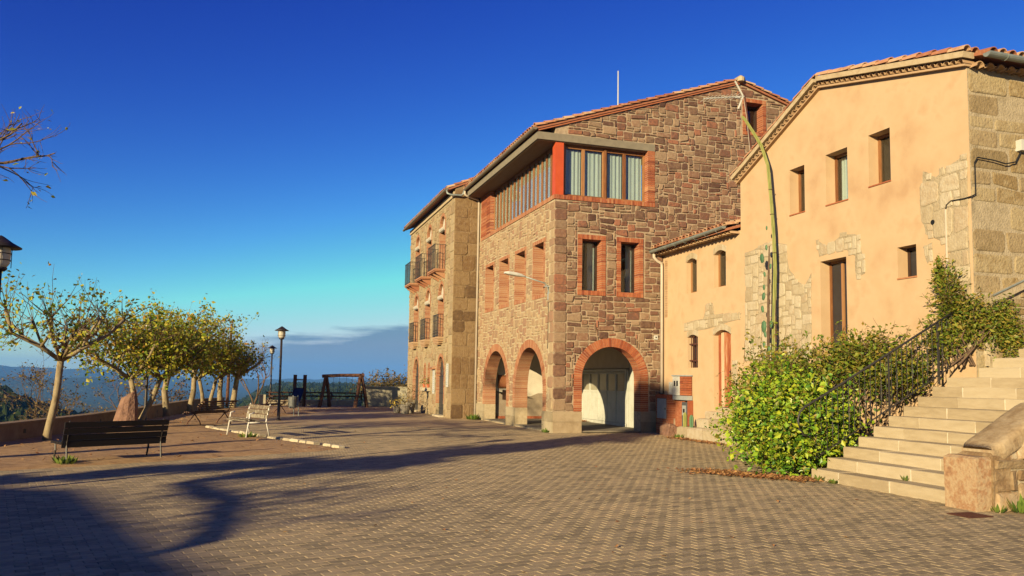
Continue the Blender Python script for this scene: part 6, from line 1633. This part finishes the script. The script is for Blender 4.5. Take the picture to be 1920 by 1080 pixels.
ww = MB(); ww.box((-2.92, 21.6, -.5), (6, 21.85, 1.08)); ww.box((-2.97, 21.55, 1.082), (6, 21.9, 1.14)); o = ww.build('white_wall', WHITEWALL, origin=(-1, 21.7, 0)); meta(o, 'pale blotched wall between the swing and the old house', 'wall')
# swing frame of logs
sg = thing('swing_frame', (-4.2, 20.1, 0), 'rustic log swing frame with splayed legs and one cross beam', 'swing')
mb = MB(); mb.tube([(-5.32, 20.3, 1.66), (-4.4, 20.0, 1.72), (-3.18, 19.8, 1.74)], [.09, .085, .095], 8); mb.build('beam', LOG, sg)
for pts in ([(-5.45, 20.05, 0), (-5.15, 20.28, 1.62)], [(-4.88, 20.6, 0), (-5.1, 20.25, 1.62)], [(-3.68, 19.5, 0), (-3.4, 19.82, 1.66)], [(-2.97, 20.05, 0), (-3.3, 19.85, 1.66)]):
    mb = MB(); mb.tube([pts[0], (Vector(pts[0])+Vector(pts[1]))/2+Vector((.02, 0, 0)), pts[1]], [.10, .09, .085], 8); mb.build('leg', LOG, sg)
for x, y in ((-4.75, 20.1), (-4.45, 20.0), (-4.1, 19.95), (-3.8, 19.9)):
    mb = MB(); mb.tube([(x, y, 1.66), (x, y, .5)], .008, 4); mb.build('rope', BLACK, sg)
for x, y in ((-4.6, 20.05), (-3.95, 19.92)):
    mb = MB(); mb.obox((x, y, .48), (.2, -.03, 0), (0, .1, 0), (0, 0, .02)); mb.build('seat', LOG, sg)
# slide
sl = thing('play_slide', (-6.4, 21.4, 0), 'dark blue slide between two thick wooden posts', 'slide')
for x, y in ((-6.66, 21.5), (-6.16, 21.3)):
    mb = MB(); mb.tube([(x, y, 0), (x+.02, y, 1.72)], .095, 8); mb.build('post', LOG, sl)
mb = MB(); mb.tube([(-6.66, 21.5, 1.45), (-6.16, 21.3, 1.45)], .03, 6); mb.build('crossbar', LOG, sl)
P = []; 
for t in np.linspace(0, 1, 8): P.append((t, 1.0-.86*t-.12*math.sin(PI*t)))
V = []; F = []
for t, z in P:
    c = Vector((-6.41, 21.35, 0))+Vector((-.25, -.97, 0))*(1.5*t); s_ = Vector((.97, -.25, 0)); 
    for w, dz_ in ((-.27, .1), (-.25, 0), (.25, 0), (.27, .1)): V.append(c+s_*w+Vector((0, 0, z+dz_)))
for i in range(len(P)-1):
    for k in range(3): F.append((i*4+k, i*4+k+1, (i+1)*4+k+1, (i+1)*4+k))
mb = MB(); mb.add(V, F); mb.build('chute', SLIDE, sl)
mb = MB()
for i in range(4): z = .25+.25*i; mb.tube([(-6.6, 21.75-.06*i, z), (-6.1, 21.6-.06*i, z)], .02, 5)
mb.build('ladder', LOG, sl)
# TV aerial on the plaster house roof
ta = thing('tv_aerial', (5.1, -3.0, 7.2), 'rusty mast with a fishbone television aerial over the low wing roof', 'aerial')
mb = MB(); mb.tube([(5.30, -3, 6.4), (5.16, -3, 8.63), (4.93, -3, 10.35)], .028, 6); mb.build('mast', RUST, ta)
mb = MB(); mb.tube([(4.93, -3, 10.24), (3.51, -3.05, 9.97)], .02, 5)
for i in range(9): x = 3.55+i*.13; z = 9.975+i*.0255; mb.tube([(x, -3.03, z-.0), (x+.02, -3.25, z+.02)], .006, 4); mb.tube([(x, -3.03, z), (x-.02, -2.8, z-.02)], .006, 4)
mb.build('boom', PLASTICWHITE, ta)
mb = MB(); mb.tube([(4.61, -3, 10.67), (4.88, -3, 10.25)], .026, 5); mb.tube([(4.88, -3, 10.22), (4.71, -3, 9.82)], .026, 5); mb.box((4.6, -3.04, 10.14), (4.75, -2.96, 10.2)); mb.build('reflector', PLASTICWHITE, ta)
mb = MB(); mb.tube([(4.9, -3, 10.2), (4.99, -3.02, 9.6), (5.08, -3.02, 8.7), (5.2, -3.02, 7.8)], .009, 4); mb.build('cable', PIPECREAM, ta)

# ================================================================== BESIDE THE CAMERA (their shadows and twigs are in the picture)
def street_tree():
    g = np.random.default_rng(133); base = (-17.2, -9.6, 0); t = thing('street_tree', base, 'nearly bare tree whose branch tips enter at the upper left edge', 'tree'); mb = MB(); tw = MB(); P = []
    B0 = np.array(base); mb.tube([B0, B0+[.1, .1, 2.2], B0+[.3, .2, 4.4], B0+[.3, .3, 6.6]], [.2, .16, .12, .05], 8)
    def grow(p, d, L, rad, lev):
        path = [p.copy()]
        for i in range(6): d = d+g.normal(size=3)*.13; d /= np.linalg.norm(d); p = p+d*L/6; path.append(p.copy())
        (mb if lev > 1 else tw).tube(path, list(np.linspace(rad, rad*.4, 7)), 5, caps=False)
        if lev == 0:
            if g.random() < .5: P.append(path[g.integers(3, 7)]+g.normal(size=3)*.03)
            return
        for c in range(5 if lev < 3 else 11):
            dd = d+g.normal(size=3)*[.55, .55, .4]; dd /= np.linalg.norm(dd); grow(path[g.integers(2, 7)], dd, L*(g.uniform(.12, .26) if lev == 3 else g.uniform(.4, .7)), rad*.45, lev-1)
    for tip, z0 in (((-12.6, -9.7, 4.7), 4.1), ((-12.9, -9.5, 5.35), 4.7), ((-13.5, -9.4, 3.95), 3.4), ((-18.5, -12.5, 6.2), 4.6), ((-18.5, -6.5, 6.5), 5.0), ((-20, -11, 6.0), 4.4), ((-18.5, -7.8, 7.6), 6.0)):
        st_ = B0+[.28, .2, z0]; d = np.array(tip)-st_; L = np.linalg.norm(d); grow(st_, d/L, L, .055, 3)
    mb.build('trunk', BARKDARK, t); tw.build('twigs', BARKDARK, t, kind='stuff'); leaves_mesh('crown', np.array(P), .075, LEAF, t, base, 134)
street_tree()
sh = 1/math.tan(SUN_EL); SHX, SHY = -math.sin(SUN_AZ)*sh, -math.cos(SUN_AZ)*sh
def caster(gx_, gy_, z): return (gx_-SHX*z, gy_-SHY*z, z)      # the point at height z whose shadow falls on ground (gx,gy)
def shade_tree():
    g = np.random.default_rng(140); a = np.array(caster(-9.2, -15.0, 3.3)); b = np.array(caster(-9.8, -10.3, 4.0)); base = (a[0]+.25, a[1]-1.2, 0)
    t = thing('shade_tree', base, 'leaning tree left of the camera that throws the long shadow across the square', 'tree'); mb = MB(); tw = MB(); P = []
    mb.tube([np.array(base), (np.array(base)+a)/2+[.1, 0, 0], a, (a+b)/2+[0, 0, .15], b], [.2, .14, .085, .085, .09], 9)
    topc = b+np.array([.7, -.4, 5.4])
    for i in range(130):
        k = g.random(); low = i < 36
        st_ = a*(1-k)+b*k if low else b*(1-(.02+.9*k))+topc*(.02+.9*k)
        d = np.array([g.normal()*.7, g.normal()*.7, g.uniform(.1, .9)]) if low else np.array([g.normal()*.45, g.normal()*.45, g.uniform(.7, 1.5)])
        d /= np.linalg.norm(d); L = g.uniform(.6, 2.0) if low else g.uniform(.45, 1.25); p = st_.copy(); path = [p.copy()]
        for q in range(6): d = d+g.normal(size=3)*.2; d /= np.linalg.norm(d); p = p+d*L/6; path.append(p.copy())
        mb.tube(path, list(np.linspace(.02 if low else .04, .008, 7)), 5, caps=False)
        for q in range(9 if low else 13):
            j = g.integers(1, 7); dd = g.normal(size=3)+[0, 0, .4]; dd /= np.linalg.norm(dd); l = g.uniform(.15, .45); tw.tube([path[j], path[j]+dd*l*.5+g.normal(size=3)*.05, path[j]+dd*l], [.012, .009, .004], 4, caps=False)
            for u in range(0 if low else 16): P.append(path[j]+dd*l*g.uniform(.3, 1.1)+g.normal(size=3)*.09)
    mb.tube([b, (b+topc)/2, topc], [.09, .07, .03], 7)
    c0, c1 = np.array(caster(-13.2, -9.9, 3.5)), np.array(caster(-7.6, -7.2, 4.7)); mb.tube([b, (b+c1)/2+[0, 0, .2], c1, c0], [.06, .05, .04, .02], 6)
    for i in range(60):
        k = g.random(); p = c0*(1-k)+c1*k; d = g.normal(size=3); d /= np.linalg.norm(d); L = g.uniform(.2, .75); tw.tube([p, p+d*L*.5+g.normal(size=3)*.05, p+d*L], [.015, .011, .004], 4, caps=False)
        for u in range(26): P.append(p+d*L*g.uniform(.1, 1.1)+g.normal(size=3)*.08)
    mb.build('trunk', BARK, t, smooth=True); tw.build('twigs', BARKDARK, t, kind='stuff'); leaves_mesh('crown', np.array(P), .2, LEAF, t, base, 141)
shade_tree()
def side_house():
    H = 6.2; e0, e1_ = Vector(caster(-11.1, -11.2, H)), Vector(caster(-9.05, -17.2, H)); d = (e1_-e0); d.z = 0; d.normalize(); s_ = Vector((d.y, -d.x, 0))
    if s_.x > 0: s_ = -s_
    t = thing('neighbour_house', (e0.x, e0.y, 0), 'plain plastered house left behind the camera shading the corner of the square', 'house'); o = Vector((e0.x, e0.y, 0)); L, W = 16, 9
    fr = Fr(o, d, -s_)
    hs = [rect_loop(2+3.4*i, 3+3.4*i, z, z+1.3) for i in range(4) for z in (1.0, 3.9)]
    mb = MB(); wall_mesh(mb, fr, [(0, -.2), (L, -.2), (L, H-.15), (0, H-.15)], hs, .35); mb.build('wall', PLASTER, t)
    for h in hs: window(t, fr, h[0][0], h[1][0], h[0][1], h[2][1], -.2, m=WOOD, leaves=2, glass=DARKGLASS, room=False)
    mb = MB()
    for a in (0, L-.35): mb.prism([o+d*a+s_*.35+Vector((0, 0, -.2)), o+d*a+s_*W+Vector((0, 0, -.2)), o+d*a+s_*W+Vector((0, 0, H-.15)), o+d*a+s_*(W/2)+Vector((0, 0, H+.75)), o+d*a+s_*.35+Vector((0, 0, H-.1))], d*.35)
    mb.prism([o+s_*(W-.35)+d*.35+Vector((0, 0, -.2)), o+s_*(W-.35)+d*(L-.35)+Vector((0, 0, -.2)), o+s_*(W-.35)+d*(L-.35)+Vector((0, 0, H-.15)), o+s_*(W-.35)+d*.35+Vector((0, 0, H-.15))], s_*.35)
    mb.build('wall', PLASTER, t)
    mb = MB()
    for (p, q, zp, zq) in ((-.3, W/2, H-.1, H+.85), (W/2, W+.3, H+.85, H-.1)):
        a, b = o+s_*p-d*.3, o+s_*q-d*.3; LL = d*(L+.6); Z = lambda z: Vector((0, 0, z))
        mb.hexa([a+Z(zp), a+LL+Z(zp), b+LL+Z(zq), b+Z(zq), a+Z(zp+.1), a+LL+Z(zp+.1), b+LL+Z(zq+.1), b+Z(zq+.1)])
    mb.build('roof', TILE, t)
side_house()

# ================================================================== HAZE
HZ = 9800
mb = MB(); mb.box((CAMP.x-HZ, CAMP.y-HZ, -95), (CAMP.x+HZ, CAMP.y+HZ, 150)); hz = mb.build('haze', []); 
hm = bpy.data.materials.new('haze_air'); hm.use_nodes = True; hn, hl = hm.node_tree.nodes, hm.node_tree.links; hn.clear()
ho = hn.new('ShaderNodeOutputMaterial'); pvn = hn.new('ShaderNodeVolumePrincipled'); pvn.inputs['Color'].default_value = (0.13, 0.40, 1.0, 1); pvn.inputs['Density'].default_value = 0.00013; pvn.inputs['Anisotropy'].default_value = 0.0
hl.new(pvn.outputs[0], ho.inputs['Volume']); hz.data.materials.append(hm)
meta(hz, 'thin blue haze filling the valley air', 'haze', kind='stuff')
